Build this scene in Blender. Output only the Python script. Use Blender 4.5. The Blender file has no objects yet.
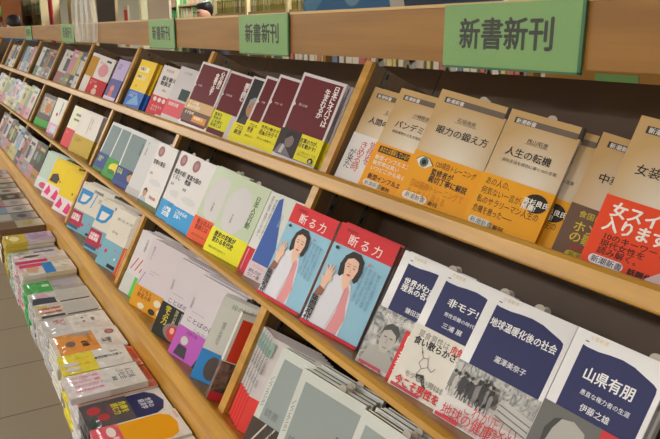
import bpy, math, random
from mathutils import Matrix, Vector
random.seed(7)
C = bpy.context.scene.collection
A = math.radians(27.0)
CAMZ = 1.45
# rack frame: x along the bookcase, y into the bookcase, z up its slanting face
RACK = Matrix.Translation((0, 0, CAMZ)) @ Matrix.Rotation(-A, 4, 'X')
M0 = 0.6385

# ------------------------------------------------------------------ materials
def lin(c):
    return tuple(((v/255)/12.92 if v/255 <= .04045 else ((v/255+.055)/1.055)**2.4) for v in c) + (1,)
_m = {}
def mat(col, rough=.42, coat=0.0, metal=0.0, key=''):
    k = (col, rough, coat, metal)
    if k in _m: return _m[k]
    m = bpy.data.materials.new('paint_%d_%d_%d' % col); m.use_nodes = True
    b = m.node_tree.nodes['Principled BSDF']
    b.inputs['Base Color'].default_value = lin(col); b.inputs['Roughness'].default_value = rough
    b.inputs['Metallic'].default_value = metal; b.inputs['Specular IOR Level'].default_value = .3 if not metal else .5
    b.inputs['Coat Weight'].default_value = coat; b.inputs['Coat Roughness'].default_value = .12
    _m[k] = m
    return m
def noise_mat(name, c1, c2, scale, rough=.5, stretch=(1,1,1), detail=4, coat=0, lo=.35, hi=.65, dist=0):
    m = bpy.data.materials.new(name); m.use_nodes = True
    nt = m.node_tree; b = nt.nodes['Principled BSDF']
    tc = nt.nodes.new('ShaderNodeTexCoord'); mp = nt.nodes.new('ShaderNodeMapping'); mp.inputs['Scale'].default_value = stretch
    n = nt.nodes.new('ShaderNodeTexNoise'); n.inputs['Scale'].default_value = scale; n.inputs['Detail'].default_value = detail
    n.inputs['Distortion'].default_value = dist
    r = nt.nodes.new('ShaderNodeValToRGB')
    r.color_ramp.elements[0].position = lo; r.color_ramp.elements[0].color = lin(c1)
    r.color_ramp.elements[1].position = hi; r.color_ramp.elements[1].color = lin(c2)
    nt.links.new(tc.outputs['Object'], mp.inputs['Vector']); nt.links.new(mp.outputs[0], n.inputs['Vector'])
    nt.links.new(n.outputs['Fac'], r.inputs['Fac']); nt.links.new(r.outputs[0], b.inputs['Base Color'])
    b.inputs['Roughness'].default_value = rough; b.inputs['Coat Weight'].default_value = coat; b.inputs['Coat Roughness'].default_value = .35
    return m
OAK = noise_mat('oak_veneer', (172,124,40), (198,148,58), 6, .38, (.6, 9, 9), 5, .25)
OAKH = noise_mat('oak_header', (138,94,32), (156,110,42), 5, .45, (.5, 10, 10), 5, .1)
DARK = noise_mat('dark_backing', (66,46,30), (73,53,36), 8, .6)
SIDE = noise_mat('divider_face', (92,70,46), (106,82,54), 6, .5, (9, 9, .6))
STEEL = mat((120,115,105), .35, 0, .8)
PAGE = noise_mat('page_edges', (206,198,184), (226,220,208), 60, .8, (1, 14, 1))
PAGEL = noise_mat('page_edges_flat', (196,188,168), (222,214,196), 60, .8, (1, 1, 14))
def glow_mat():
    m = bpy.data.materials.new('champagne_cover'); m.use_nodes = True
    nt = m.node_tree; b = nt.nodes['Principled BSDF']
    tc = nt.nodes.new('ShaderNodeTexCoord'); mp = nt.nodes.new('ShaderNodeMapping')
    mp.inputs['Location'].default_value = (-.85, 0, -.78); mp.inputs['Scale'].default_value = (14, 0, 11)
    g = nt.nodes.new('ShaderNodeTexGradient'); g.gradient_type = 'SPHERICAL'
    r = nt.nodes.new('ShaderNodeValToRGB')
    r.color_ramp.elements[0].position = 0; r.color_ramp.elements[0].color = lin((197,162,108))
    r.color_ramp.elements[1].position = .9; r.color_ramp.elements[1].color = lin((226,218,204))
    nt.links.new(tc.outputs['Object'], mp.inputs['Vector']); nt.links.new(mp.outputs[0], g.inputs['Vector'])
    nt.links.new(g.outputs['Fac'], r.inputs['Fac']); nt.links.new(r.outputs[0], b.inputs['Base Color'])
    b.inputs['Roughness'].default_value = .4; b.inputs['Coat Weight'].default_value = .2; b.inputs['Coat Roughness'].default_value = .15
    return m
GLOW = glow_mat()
PHOTO = noise_mat('halftone_photo', (58,58,62), (186,184,180), 75, .4, (1,1,1), 6, .2, .38, .62, 1.2)
PHOTO2 = noise_mat('halftone_street', (70,70,72), (176,174,170), 120, .4, (1,1,.5), 6, .2, .36, .6, 2)
BROWNP = noise_mat('brown_photo', (60,40,34), (140,108,92), 60, .4, (1,1,1), 6, .2, .35, .65, 1.2)
CLUT = noise_mat('colour_photo', (60,70,60), (190,160,120), 70, .4, (1,1,1), 4, .2, .35, .65, 2)

# ------------------------------------------------------------------ mesh builder
class G:
    def __init__(s): s.v=[]; s.f=[]; s.mi=[]; s.m=[]
    def mid(s, m):
        if m not in s.m: s.m.append(m)
        return s.m.index(m)
    def poly(s, pts, m):
        i=len(s.v); s.v += [tuple(p) for p in pts]; s.f.append(tuple(range(i,i+len(pts)))); s.mi.append(s.mid(m))
    def box(s, x0,x1,y0,y1,z0,z1, m, mt=None):
        i=len(s.v); s.v += [(x0,y0,z0),(x1,y0,z0),(x1,y1,z0),(x0,y1,z0),(x0,y0,z1),(x1,y0,z1),(x1,y1,z1),(x0,y1,z1)]
        fs=[(0,3,2,1),(4,5,6,7),(0,1,5,4),(1,2,6,5),(2,3,7,6),(3,0,4,7)]
        for k,f in enumerate(fs): s.f.append(tuple(i+a for a in f)); s.mi.append(s.mid(mt if (mt and k==1) else m))
    def prism(s, pts, axis, a0, a1, m):
        # pts in the two other axes, extruded along axis from a0 to a1
        def P(p,a): return {0:(a,p[0],p[1]),1:(p[0],a,p[1]),2:(p[0],p[1],a)}[axis]
        n=len(pts); i=len(s.v); s.v += [P(p,a0) for p in pts]+[P(p,a1) for p in pts]; k=s.mid(m)
        s.f.append(tuple(range(i+n-1,i-1,-1))); s.f.append(tuple(range(i+n,i+2*n))); s.mi += [k,k]
        for j in range(n): s.f.append((i+j,i+(j+1)%n,i+n+(j+1)%n,i+n+j)); s.mi.append(k)
    def tube(s, pts, r, m, n=8):
        k=s.mid(m); rings=[]
        for j,p in enumerate(pts):
            p=Vector(p); d=(Vector(pts[min(j+1,len(pts)-1)])-Vector(pts[max(j-1,0)])).normalized()
            a=d.orthogonal().normalized(); b=d.cross(a); i=len(s.v)
            s.v += [tuple(p+(a*math.cos(t)+b*math.sin(t))*r) for t in [q*2*math.pi/n for q in range(n)]]; rings.append(i)
        for a,b in zip(rings,rings[1:]):
            for q in range(n): s.f.append((a+q,a+(q+1)%n,b+(q+1)%n,b+q)); s.mi.append(k)
        for a in (rings[0],rings[-1]): s.f.append(tuple(a+q for q in range(n))); s.mi.append(k)
    def add(s, vs, fs, m):
        i=len(s.v); k=s.mid(m); s.v += vs
        for f in fs: s.f.append(tuple(i+a for a in f)); s.mi.append(k)
    def mesh(s, name):
        me=bpy.data.meshes.new(name); me.from_pydata(s.v,[],s.f)
        for m in s.m: me.materials.append(m)
        me.polygons.foreach_set('material_index', s.mi); me.update(); return me
    def obj(s, name, parent=None, mw=None, bevel=0):
        o=bpy.data.objects.new(name, s.mesh(name)); C.objects.link(o)
        if parent: o.parent=parent
        if mw is not None: o.matrix_world=mw
        if bevel:
            b=o.modifiers.new('edge','BEVEL'); b.width=bevel; b.segments=2; b.limit_method='ANGLE'
        return o
def tag(o, label=None, cat=None, group=None, kind=None):
    if label: o['label']=label
    if cat: o['category']=cat
    if group: o['group']=group
    if kind: o['kind']=kind
    return o
def empty(name, mw, **k):
    o=bpy.data.objects.new(name,None); o.empty_display_size=.02; C.objects.link(o); o.matrix_world=mw
    return tag(o, **k)

# ------------------------------------------------------------------ lettering
_t = {}
def text_geo(txt, size, bold=.0, spacing=1.0):
    k=(txt,bold,spacing)
    if k not in _t:
        c=bpy.data.curves.new('t','FONT'); c.body=txt; c.size=1; c.offset=bold; c.resolution_u=2; c.space_line=spacing; c.fill_mode='FRONT'
        o=bpy.data.objects.new('t',c); C.objects.link(o)
        me=o.to_mesh(); vs=[(v.co.x,v.co.y) for v in me.vertices]; fs=[tuple(p.vertices) for p in me.polygons]
        o.to_mesh_clear(); bpy.data.objects.remove(o); bpy.data.curves.remove(c)
        xs=[v[0] for v in vs] or [0]; ys=[v[1] for v in vs] or [0]
        _t[k]=(vs,fs,min(xs),max(xs),min(ys),max(ys))
    return _t[k]
STEP=.00012
def draw(g, els, W, H, y0, step=STEP):
    """printed elements on the plane y=y0 facing -y, u,v in 0..1 of W,H"""
    y=y0
    for e in els:
        y-=step; k=e[0]
        if k=='r':
            _,u0,v0,u1,v1,m=e; g.poly([(u0*W,y,v0*H),(u1*W,y,v0*H),(u1*W,y,v1*H),(u0*W,y,v1*H)], mm(m))
        elif k=='c':   # pill
            _,u0,v0,u1,v1,m=e; r=(v1-v0)*H/2; cz=(v0+v1)/2*H
            g.poly([(u1*W-r+r*math.sin(t),y,cz-r*math.cos(t)) for t in [q*math.pi/8 for q in range(9)]]+[(u0*W+r-r*math.sin(t),y,cz+r*math.cos(t)) for t in [q*math.pi/8 for q in range(9)]], mm(m))
        elif k=='p':
            g.poly([(u*W,y,v*H) for u,v in e[1]], mm(e[2]))
        elif k=='e':
            _,u,v,ru,rv,m=e; g.poly([(u*W+ru*W*math.cos(t),y,v*H+rv*H*math.sin(t)) for t in [q*math.pi/10 for q in range(20)]], mm(m))
        elif k=='l':   # stroke
            _,pts,w,m=e
            for (a,b),(c,d) in zip(pts,pts[1:]):
                p=Vector((a*W,b*H)); q=Vector((c*W,d*H)); n=(q-p).orthogonal().normalized()*w/2
                g.poly([(p.x-n.x,y,p.y-n.y),(q.x-n.x,y,q.y-n.y),(q.x+n.x,y,q.y+n.y),(p.x+n.x,y,p.y+n.y)], mm(m))
        elif k in 'tv':
            _,u,v,size,txt,m=e[:6]; o=e[6] if len(e)>6 else {}
            s=txt if k=='t' else '\n'.join(txt)
            vs,fs,x0,x1,z0,z1=text_geo(s,1,0,o.get('sp',1.0 if k=='t' else .82)); bd=o.get('b',0)*1.1
            al=o.get('a','l'); sx=o.get('sx',1)
            if 'w' in o: sx=o['w']*W/((x1-x0)*size)
            dx=-x0 if al=='l' else -(x0+x1)/2
            # v = top edge of the text; rot turns about its corner
            rot=o.get('rot',0); cr,sr=math.cos(rot),math.sin(rot)
            for bx,bz in ([(0,0)] if bd==0 else [(-bd,0),(bd,0),(0,bd*.7),(0,-bd*.7)]):
                vv=[]
                for (a,b) in vs:
                    px=(a+dx+bx)*size*sx; pz=(b-z1+bz)*size
                    vv.append((u*W+px*cr-pz*sr, y, v*H+px*sr+pz*cr))
                g.add(vv,fs,mm(m)); y-=.00001
def mm(m): return m if not isinstance(m,tuple) else mat(m,.5,.0)

K=(30,26,26); WH=(226,222,220); RD=(206,44,38); NAVY=(30,36,92); YL=(244,222,20); OR=(238,164,20); MAR=(100,14,26)

# ------------------------------------------------------------------ the book
def book_parts(root, W, H, T, d):
    cov=d['cover']; cm = cov if not isinstance(cov,tuple) else mat(cov,.45,.08)
    side=d.get('spine_side','r'); sp=d.get('spine',cov); sm = sp if not isinstance(sp,tuple) else mat(sp,.4,.2)
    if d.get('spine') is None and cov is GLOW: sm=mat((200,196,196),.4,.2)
    if isinstance(sm,tuple): sm=mat(sm)
    t=.0006
    g=G(); g.box(0,W,0,t,0,H,cm); g.box(0,W,T-t,T,0,H,cm)
    if side=='r': g.box(W-t,W+.0003,t,T-t,0,H,sm)
    else: g.box(-.0003,t,t,T-t,0,H,sm)
    if side=='r' and d.get('spine_text'):
        pass
    if d.get('cap'): g.box(W-.0035,W+.0005,-.0002,T+.0002,H*.905,H+.0002,mat(d['cap'],.4,.2))
    g.obj('cover',root)
    g=G(); g.box(.002 if side=='r' else .001, W-.001 if side=='r' else W-.002, t,T-t,.0015,H-.0015,PAGE); g.obj('page_block',root)
    if d.get('els'):
        g=G(); draw(g,d['els'],W,H,0); g.obj('cover_print',root)
    y=0
    if d.get('spine_text'):
        g=G(); s,c,sz=d['spine_text']
        vs,fs,x0,x1,z0,z1=text_geo('\n'.join(s),1,0,.82)
        X=W+.0007; g.add([(X,T/2+(a-(x0+x1)/2)*sz,H*.86+(b-z1)*sz) for a,b in vs],fs,mm(c)); g.obj('spine_lettering',root)
    if d.get('band'):
        v0,v1,bc,bels=d['band']; b=mm(bc) if isinstance(bc,tuple) else bc; e=.0005
        g=G(); g.box(-e,W+e+.0003,-e-.0006,T+e,v0*H+.0003,v1*H,b); bo=g.obj('paper_band',root)
        if bels:
            g=G(); draw(g,bels,W,H,-e-.0006); g.obj('band_print',bo)
    if d.get('slip'):
        g=G(); r=.0065; cx=W*d['slip']
        pts=[(cx+r*math.cos(q*math.pi/8),H+.0015+.8*r*math.sin(q*math.pi/8)) for q in range(9)]+[(cx-r,H-.01),(cx+r,H-.01)]
        g.prism(pts,1,T*.45,T*.45+.0005,mat((186,178,166),.6)); g.obj('order_slip',root)
def copy_tree(o, parent=None):
    c=o.copy(); C.objects.link(c)
    if parent: c.parent=parent
    for ch in list(o.children): copy_tree(ch,c)
    return c
ORD=['second','third','fourth','fifth','sixth','seventh','eighth','ninth','tenth','eleventh']
def place(X,S,M,phi,lean,roll=0):
    return RACK@Matrix.Translation((X,M,S))@Matrix.Rotation(math.radians(phi),4,'Z')@Matrix.Rotation(-math.radians(lean),4,'X')@Matrix.Rotation(math.radians(roll),4,'Y')
def rack_book(name,label,d,X,S,M,phi,lean,pn=None,W=.108,H=.175,T=.0105,copies=(),group=None,roll=0):
    mw=place(X,S,M,phi,lean,roll)
    r=empty(name,mw,label=label,cat='book',group=group)
    book_parts(r,W,H,T,d)
    for i,(dx,dy,dz) in enumerate(copies):
        c=copy_tree(r); c.matrix_world=mw@Matrix.Translation((dx,dy,dz))
        c['label']='%s copy in the pile of %s' % (ORD[i], pn or d['short'])
    return r
S1,S2,S3=.0608,-.1765,-.3945
def pile(n,step=.0118,dx=.0012):
    return [(dx*(i+1)+random.uniform(-.001,.0015), step*(i+1), random.uniform(0,.003)) for i in range(n)]

# ------------------------------------------------------------------ designs
def shincho(title, author, band, short, sub='', slip=None, tx=.0135):
    els=[('r',.10,.895,.97,.945,(112,98,88)),('r',.10,.897,.30,.943,(66,56,50)),
         ('t',.125,.938,.0072,'新潮新書',WH,{'b':.02}),
         ('t',.52,.80,.0075,author,K,{'a':'c','b':.0}),('r',.36,.752,.68,.755,(90,76,60)),
         ('t',.16,.70,tx,title,K,{'b':.008,'w':.125*len(title)})]
    if sub: els.append(('t',.16,.60,.0055,sub,K,{'b':.0}))
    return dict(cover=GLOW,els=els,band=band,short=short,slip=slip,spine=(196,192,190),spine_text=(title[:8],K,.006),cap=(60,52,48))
def bunshun(title, author, band, short, sub='', slip=.45, ts=.0125, lines=None):
    bl=NAVY
    top=[(.12,.93),(.17,.925),(.30,.925),(.42,.935),(.55,.94),(.68,.93),(.80,.905),(.90,.885),(.94,.87),(.95,.84)]
    els=[('p',[(.12,.42)]+[(a,b-.02) for a,b in top]+[(.95,.42)],bl),
         ('t',.16,.985,.0055,'文春新書',(214,190,150),{'b':.0}),('r',.13,.935,.17,.942,(70,60,90))]
    els.append(('t',.17,.80,ts,title,(236,236,240),{'b':.03,'sp':.95}))
    if sub: els.append(('t',.30,.66,.0062,sub,(220,222,235),{'b':.01}))
    els.append(('t',.36,.58,.0085,author,(230,230,240),{'b':.01}))
    return dict(cover=(226,226,230),els=els,band=band,short=short,slip=slip,spine_text=(title.replace('\n','')[:10],(60,60,80),.0062))
def php(title, author, band, short, extra=()):
    els=[('p',[(.05,.04),(.95,.04),(.95,.965),(.05,.965),(.05,.66),(.09,.63),(.05,.60)],MAR),
         ('t',.16,.655,.0055,author,(200,180,178),{'b':.01})]
    cols=title.split('/')
    for i,c in enumerate(cols): els.append(('v',.84-.16*i,.94-.05*i,.0142,c,(238,228,228),{'b':.028,'a':'c'}))
    return dict(cover=(214,208,212),els=els+list(extra),band=band,short=short,spine=(206,200,208),spine_text=(title.replace('/','')[:12],(70,50,90),.006))

band_yel=lambda t1,t2: (.03,.36,(232,220,30),[('t',.10,.33,.0085,t1,K,{'b':.02}),('t',.10,.25,.0085,t2,K,{'b':.02}),('t',.10,.17,.006,'現代人の教養がここに',(110,100,20),{}),('e',.85,.09,.055,.032,K)])

D={}
_r=random.Random(3); CROWD=[]
for _i in range(17):
    _u=.04+.052*_i*(.62 if _i>9 else 1)+_r.uniform(-.01,.01); _u=min(_u,.58); _v=_r.uniform(.205,.25); _h=_r.uniform(.09,.13); _c=_r.choice([(44,44,50),(70,70,76),(190,188,184),(60,58,64),(130,128,128)]); _w=_r.uniform(.022,.032)
    CROWD+=[('p',[(_u-_w*.5,_v),(_u-_w,_v+_h*.45),(_u-_w,_v+_h*.85),(_u,_v+_h),(_u+_w,_v+_h*.85),(_u+_w,_v+_h*.45),(_u+_w*.5,_v)],_c),
            ('l',[(_u-_w*.5,_v+.01),(_u-_w*.7,_v-.035)],.0013,_c),('l',[(_u+_w*.4,_v+.01),(_u+_w*.8,_v-.035)],.0013,_c),('e',_u,_v+_h+.018,.019,.014,_r.choice([(60,56,56),(176,170,164),(40,38,40)]))]
D['onna']=shincho('女装する女','湯山玲子',(-.0,.46,(236,72,28),[
  ('t',.10,.43,.0185,'女スイッチ',(246,240,236),{'b':.035,'w':.80}),('t',.08,.33,.0185,'入ります!',(246,240,236),{'b':.035,'w':.66}),
  ('t',.12,.225,.0088,'10のキーワードで\n現代女性を\n読み解く。',(60,20,14),{'b':.01,'sp':.95,'w':.72}),
  ('c',.07,.018,.42,.075,(232,226,236)),('t',.10,.07,.0085,'新潮新書',(30,50,70),{'b':.01}),
  ('t',.47,.066,.0085,'話題作',(60,14,10),{'b':.04}),
  ('p',[(1.0,.24),(1.0,.0),(.70,.0),(.64,.035)],(208,186,186)),('e',.88,.10,.10,.055,(214,150,140)),('e',.88,.15,.06,.02,(200,196,200))]),
  'beige paperbacks with an orange-red band','')
D['chuka']=shincho('中華美味紀行','南條竹則',(-.0,.42,(112,88,74),[
  ('t',.12,.385,.0095,'食国に中華',(206,190,60),{'b':.01}),('t',.12,.30,.015,'ホントの\nの歌―',(222,206,60),{'b':.01,'sp':.9}),
  ('r',.16,.09,.62,.12,(150,70,50)),('c',.14,.018,.62,.075,(190,180,40)),('t',.18,.07,.008,'新潮新書',(60,70,40),{})]),
  'beige paperbacks with a brown band')
D['tenki']=shincho('人生の転機','西山昭彦',(-.0,.44,(238,166,16),[
  ('t',.08,.415,.0115,'あの人の、',K,{'w':.34}),('t',.07,.335,.0115,'何気ない一言が、',K,{'w':.58}),('t',.06,.255,.0115,'私のサラリーマン人生の',K,{'w':.86}),('t',.06,.175,.0115,'危機を救った――',K,{'w':.56}),
  ('c',.06,.018,.38,.075,(232,228,222)),('t',.09,.07,.0082,'新潮新書',(50,80,80),{}),('t',.42,.062,.0075,'新刊',K,{'b':.02}),
  ('e',.82,.325,.155,.075,(36,26,20)),('t',.82,.355,.0088,'高杉良氏\n推薦!',(240,236,226),{'a':'c','b':.03,'sp':.9})]),
  'beige paperbacks with a yellow band and black oval',sub='会社生活を成功に導く10の言葉',slip=.55)
D['jisei']=shincho('眼力の鍛え方','石垣尚男',(-.0,.44,(238,164,14),[
  ('t',.36,.405,.0105,'120項目トレーニング',(60,34,10),{'b':.01,'w':.58}),
  ('t',.34,.335,.0112,'監修者が\n親切丁寧に解説',K,{'b':.025,'sp':.95,'w':.56}),
  ('c',.07,.02,.44,.085,(236,232,226)),('t',.11,.075,.0085,'新潮新書',(40,80,80),{}),('t',.47,.07,.0075,'新刊',K,{'b':.02}),
  ('t',.12,.20,.013,'目は筋肉トレーニングで\nもっとよく見える',(206,134,12),{'b':.01,'w':.78}),
  ('p',[(.07,.36),(.14,.405),(.24,.40),(.32,.35),(.24,.31),(.14,.315)],(232,226,214)),
  ('l',[(.06,.36),(.14,.405),(.24,.40),(.33,.35)],.0008,K),('e',.19,.357,.062,.042,(92,120,116)),('e',.19,.357,.034,.023,K)]),
  'beige paperbacks with an eye on the yellow band',slip=.6)
D['pande']=shincho('パンデミック','小林照幸',(-.0,.44,(238,160,20),[
  ('r',.08,.355,.62,.42,(60,42,20)),('t',.11,.415,.0098,'あなたは感染している!?',(226,170,40),{'b':.02,'w':.50}),
  ('t',.08,.33,.0085,'新型インフルエンザ\n致死率は高い\nいつどこから来るか',(240,232,214),{'b':.02,'sp':1.12}),
  ('t',.10,.145,.0105,'新型インフルエンザ!?',(70,34,10),{'b':.02,'w':.8}),
  ('c',.06,.02,.36,.08,(232,228,222)),('t',.09,.072,.0082,'新潮新書',(40,80,80),{}),('t',.40,.066,.0075,'新刊',K,{'b':.02})]),
  'beige paperbacks with white lines on an orange band',sub='感染爆発から生き残るために',slip=.75)
D['ningen']=shincho('人間の覚悟','五木寛之',(-.0,.50,(228,226,228),[
  ('v',.62,.47,.014,'ついに',K,{'b':.0,'a':'c'}),('v',.44,.46,.0165,'覚悟を',(190,40,50),{'b':.0,'a':'c'}),
  ('v',.28,.44,.0165,'きめる時',(190,40,50),{'b':.0,'a':'c'}),('v',.13,.34,.0145,'が来た',K,{'b':.0,'a':'c'}),
  ('r',.80,.0,1.0,.50,(236,150,20))]),'beige paperbacks with a white calligraphy band')
D['nihon']=php('日本にオバマは/生まれるか','横江公美',(.045,.34,(232,220,30),[
  ('t',.50,.30,.0098,'言葉の力が、\n日を動かす!',K,{'b':.03,'sx':.85}),('t',.54,.16,.0058,'この国のゆくえを\n決めるもの',(130,120,20),{}),
  ('r',.0,.045,.50,.34,(52,40,44)),('p',[(.02,.045),(.10,.16),(.22,.15),(.44,.045)],(120,116,124)),
  ('p',[(.16,.17),(.22,.15),(.20,.06),(.12,.06)],(190,188,196)),
  ('e',.28,.215,.10,.075,(128,112,112)),('p',[(.17,.22),(.18,.30),(.27,.325),(.36,.30),(.38,.25),(.30,.285)],(34,28,30)),
  ('e',.88,.085,.06,.034,K),('t',.88,.10,.008,'新',(240,240,200),{'a':'c'})]),'maroon paperbacks titled in two columns')
D['red3']=php('現代の思想','竹内一郎',band_yel('世界の動きが\n今こそわかる','常識のウソ'),'maroon paperbacks by the portrait book')
D['red4']=php('政治のしくみ','中西',band_yel('プロの\n厳選','注目'),'maroon paperbacks with the narrow visible edge')
D['man']=dict(cover=(214,208,212),short='black paperbacks with a portrait',spine=(206,200,208),els=[
  ('r',.05,.04,.95,.965,(34,36,36)),('p',[(.10,.34),(.22,.44),(.45,.44),(.60,.36),(.60,.30),(.10,.30)],(60,58,64)),
  ('e',.33,.55,.16,.13,(176,128,104)),('p',[(.18,.56),(.18,.66),(.30,.715),(.46,.69),(.50,.60),(.40,.64),(.26,.64)],(150,156,168)),
  ('l',[(.24,.56),(.29,.56)],.001,K),('l',[(.36,.56),(.41,.56)],.001,K)],
  band=(.03,.30,(232,220,30),[('t',.1,.28,.012,'プロの\n厳選',K,{'b':.02})]))
D['red2']=php('心の底の/闇を読む','和田秀樹',(.03,.38,(226,224,40),[('t',.08,.355,.0095,'真実を\n見ぬき\n心を読む\n技術とは',K,{'b':.02}),('r',.62,.03,1,.38,(204,196,208)),('v',.85,.36,.014,'読心術',(70,50,100),{'b':.03,'a':'c'}),('r',.04,.03,.6,.11,MAR)]),'maroon paperbacks with a yellow and lilac band')
D['red1']=php('心の病は/食事で治す','生田哲',(.07,.40,(214,176,130),[('r',0,.07,1,.25,(112,84,80)),('t',.10,.385,.010,'うつ不眠\n統合失調症',(240,232,220),{'b':.03}),
  ('t',.10,.23,.009,'まず食卓',(236,226,214),{'b':.03}),('r',.42,.09,.92,.19,(226,150,60)),('t',.46,.18,.0095,'栄養療法',(250,236,210),{'b':.02})]),'maroon paperbacks with an orange food band')
D['pw1']=dict(cover=(222,214,214),short='pale books with a red dotted band',els=[('t',.18,.94,.009,'教養新書',(150,90,90),{}),('t',.14,.80,.016,'脳を鍛える\n勉強法',K,{'b':.03}),('t',.34,.55,.008,'築山',K,{})],
  band=(-0.,.40,(214,52,70),[('e',.18,.33,.075,.045,WH),('e',.38,.33,.075,.045,WH),('e',.58,.33,.075,.045,WH),('t',.70,.355,.01,'増刷',WH,{'b':.02}),('t',.15,.22,.010,'今の自分を\n変える',(246,200,200),{'b':.01}),('r',.45,-.0,1,.06,WH)]))
D['pw2']=dict(cover=(206,202,208),short='pale grey books with a dark green square',els=[('r',.36,.42,.95,.62,(52,74,70)),('t',.2,.93,.009,'人文新書',(150,140,150),{})],
  band=(-0.,.38,(232,96,110),[('t',.1,.34,.011,'話題沸騰',WH,{'b':.02}),('r',0,0,1,.1,WH)]))
D['yel']=dict(cover=(236,200,24),short='yellow books with a blue band',els=[('r',.08,.76,.7,.86,(236,228,190)),('t',.14,.85,.0125,'文章力',K,{'b':.03}),('r',.08,.60,.7,.69,(232,212,150)),('t',.14,.685,.010,'の基本',K,{'b':.02}),('e',.3,.46,.04,.02,(200,80,30))],
  band=(0.,.36,(56,110,196),[('p',[(.1,.05),(.6,.3),(.9,.1)],(120,170,220)),('t',.12,.33,.01,'ビジネスの\n必読書',(220,232,246),{})]),spine=(196,150,60))
D['lav']=dict(cover=(178,160,206),short='lilac books with a blue photo band',els=[('t',.2,.9,.012,'女性の\n品格',(90,70,120),{})],
  band=(0.,.52,(70,70,140),[('e',.42,.30,.16,.07,(206,120,110)),('p',[(.25,.08),(.3,.24),(.55,.24),(.62,.08)],(200,90,90)),('r',0,0,1,.1,(214,190,220))]),spine=(150,140,130))
D['mag']=dict(cover=(224,218,218),short='large white books with a red lower half',els=[('r',.0,.42,.34,.92,(190,140,30)),('e',.66,.66,.2,.16,(220,150,160)),('r',.66,.88,.86,.93,(60,70,60)),('t',.42,.86,.012,'食の力',(200,90,100),{})],
  band=(0.,.42,(200,30,40),[('r',0,0,.28,.42,(224,220,214)),('e',.62,.10,.10,.09,(236,200,190)),('e',.62,.24,.06,.04,(240,206,190)),('t',.34,.38,.012,'大人の\n味',(240,190,180),{})]))
# second shelf
D['yama']=bunshun('山県有朋','伊藤之雄',(-.0,.50,(104,104,102),[
  ('p',[(.10,.0),(.16,.12),(.34,.08),(.56,.10),(.64,.0)],(46,46,48)),
  ('p',[(.16,.22),(.17,.34),(.25,.435),(.38,.455),(.52,.42),(.585,.32),(.575,.20),(.50,.08),(.36,.04),(.24,.09)],(172,170,166)),
  ('p',[(.14,.22),(.12,.34),(.18,.42),(.26,.445),(.20,.36),(.175,.26)],(64,64,64)),
  ('l',[(.24,.275),(.34,.28)],.0016,(60,60,60)),('l',[(.44,.275),(.54,.28)],.0016,(60,60,60)),
  ('e',.30,.255,.035,.010,(70,70,70)),('e',.49,.258,.035,.010,(70,70,70)),
  ('p',[(.37,.26),(.42,.26),(.44,.19),(.36,.19)],(148,146,142)),
  ('p',[(.22,.15),(.30,.185),(.40,.18),(.50,.185),(.56,.15),(.46,.16),(.40,.165),(.32,.155)],(206,204,200)),
  ('r',.66,-.0,1.0,.50,(206,40,50)),('v',.76,.46,.016,'その一',(240,232,232),{'b':.03,'a':'c'}),('v',.92,.48,.016,'権力者',(240,232,232),{'b':.03,'a':'c'})]),
  'navy and white books with an old portrait',sub='愚直な権力者の生涯',ts=.0185,slip=.8)
D['chikyu']=bunshun('地球温暖化後の社会','瀧澤美奈子',(-.0,.44,(222,220,220),[
  ('r',0,.235,1,.44,PHOTO2),('p',[(.60,.20),(.62,.33),(1,.29),(1,.15),(.62,.16)],(196,194,192)),
  ('l',[(.62,.29),(1,.25)],.0012,(90,90,94)),('l',[(.62,.25),(1,.21)],.0012,(90,90,94)),('l',[(.62,.21),(1,.17)],.0012,(90,90,94)),
]+CROWD+[
  ('t',.34,.20,.0155,'これが正しい',(206,50,66),{'w':.60}),('t',.10,.125,.0165,'地球の健康診断',(206,44,60),{'b':.008,'w':.86}),
  ('r',.05,.012,.34,.038,(206,44,70)),('t',.42,.045,.005,'気候はどう変わるのか',(190,60,80),{})]),
  'navy and white books with a street crowd photo',ts=.0112,slip=.55)
D['chikyu']['els'][3]=('t',.14,.82,.0118,'地球温暖化後の社会',(236,236,240),{'b':.02,'w':.77})
D['yama']['els'][3]=('t',.26,.80,.0155,'山県有朋',(236,236,240),{'b':.02,'w':.52})
D['himote']=bunshun('非モテ!','三浦展',(-.0,.52,(222,218,210),[
  ('t',.10,.49,.0108,'草食男性は',(150,146,140),{'b':.02,'w':.44}),('t',.58,.49,.0122,'肉食女性に',(206,40,44),{'b':.03,'w':.38}),
  ('t',.08,.435,.0118,'食い散らかされる!',K,{'b':.03,'w':.84}),
  ('l',[(.24,.34),(.30,.30),(.27,.25),(.33,.22),(.40,.25),(.36,.31),(.30,.30)],.0007,K),('l',[(.33,.22),(.30,.17),(.35,.12)],.0007,K),
  ('p',[(.30,.17),(.40,.185),(.46,.12),(.50,.10),(.44,.10),(.38,.145),(.31,.14)],(50,48,50)),
  ('e',.33,.325,.028,.018,(232,222,206)),('l',[(.40,.25),(.47,.23),(.50,.27)],.0007,K),('l',[(.27,.33),(.22,.37)],.0007,K),
  ('l',[(.78,.34),(.84,.32),(.82,.26),(.86,.22),(.84,.15)],.0007,K),('l',[(.74,.30),(.82,.28)],.0007,K),
  ('t',.16,.165,.0088,'モテない男は悩むな',(150,146,140),{'b':.02,'w':.76}),
  ('t',.07,.105,.0135,'今こそ男性を保護',(206,40,44),{'b':.04,'w':.86}),('r',.04,.008,.46,.032,(190,60,84))]),
  'navy and white books with a comic drawing band',sub='男性受難の時代',ts=.0140,slip=.85)
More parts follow.
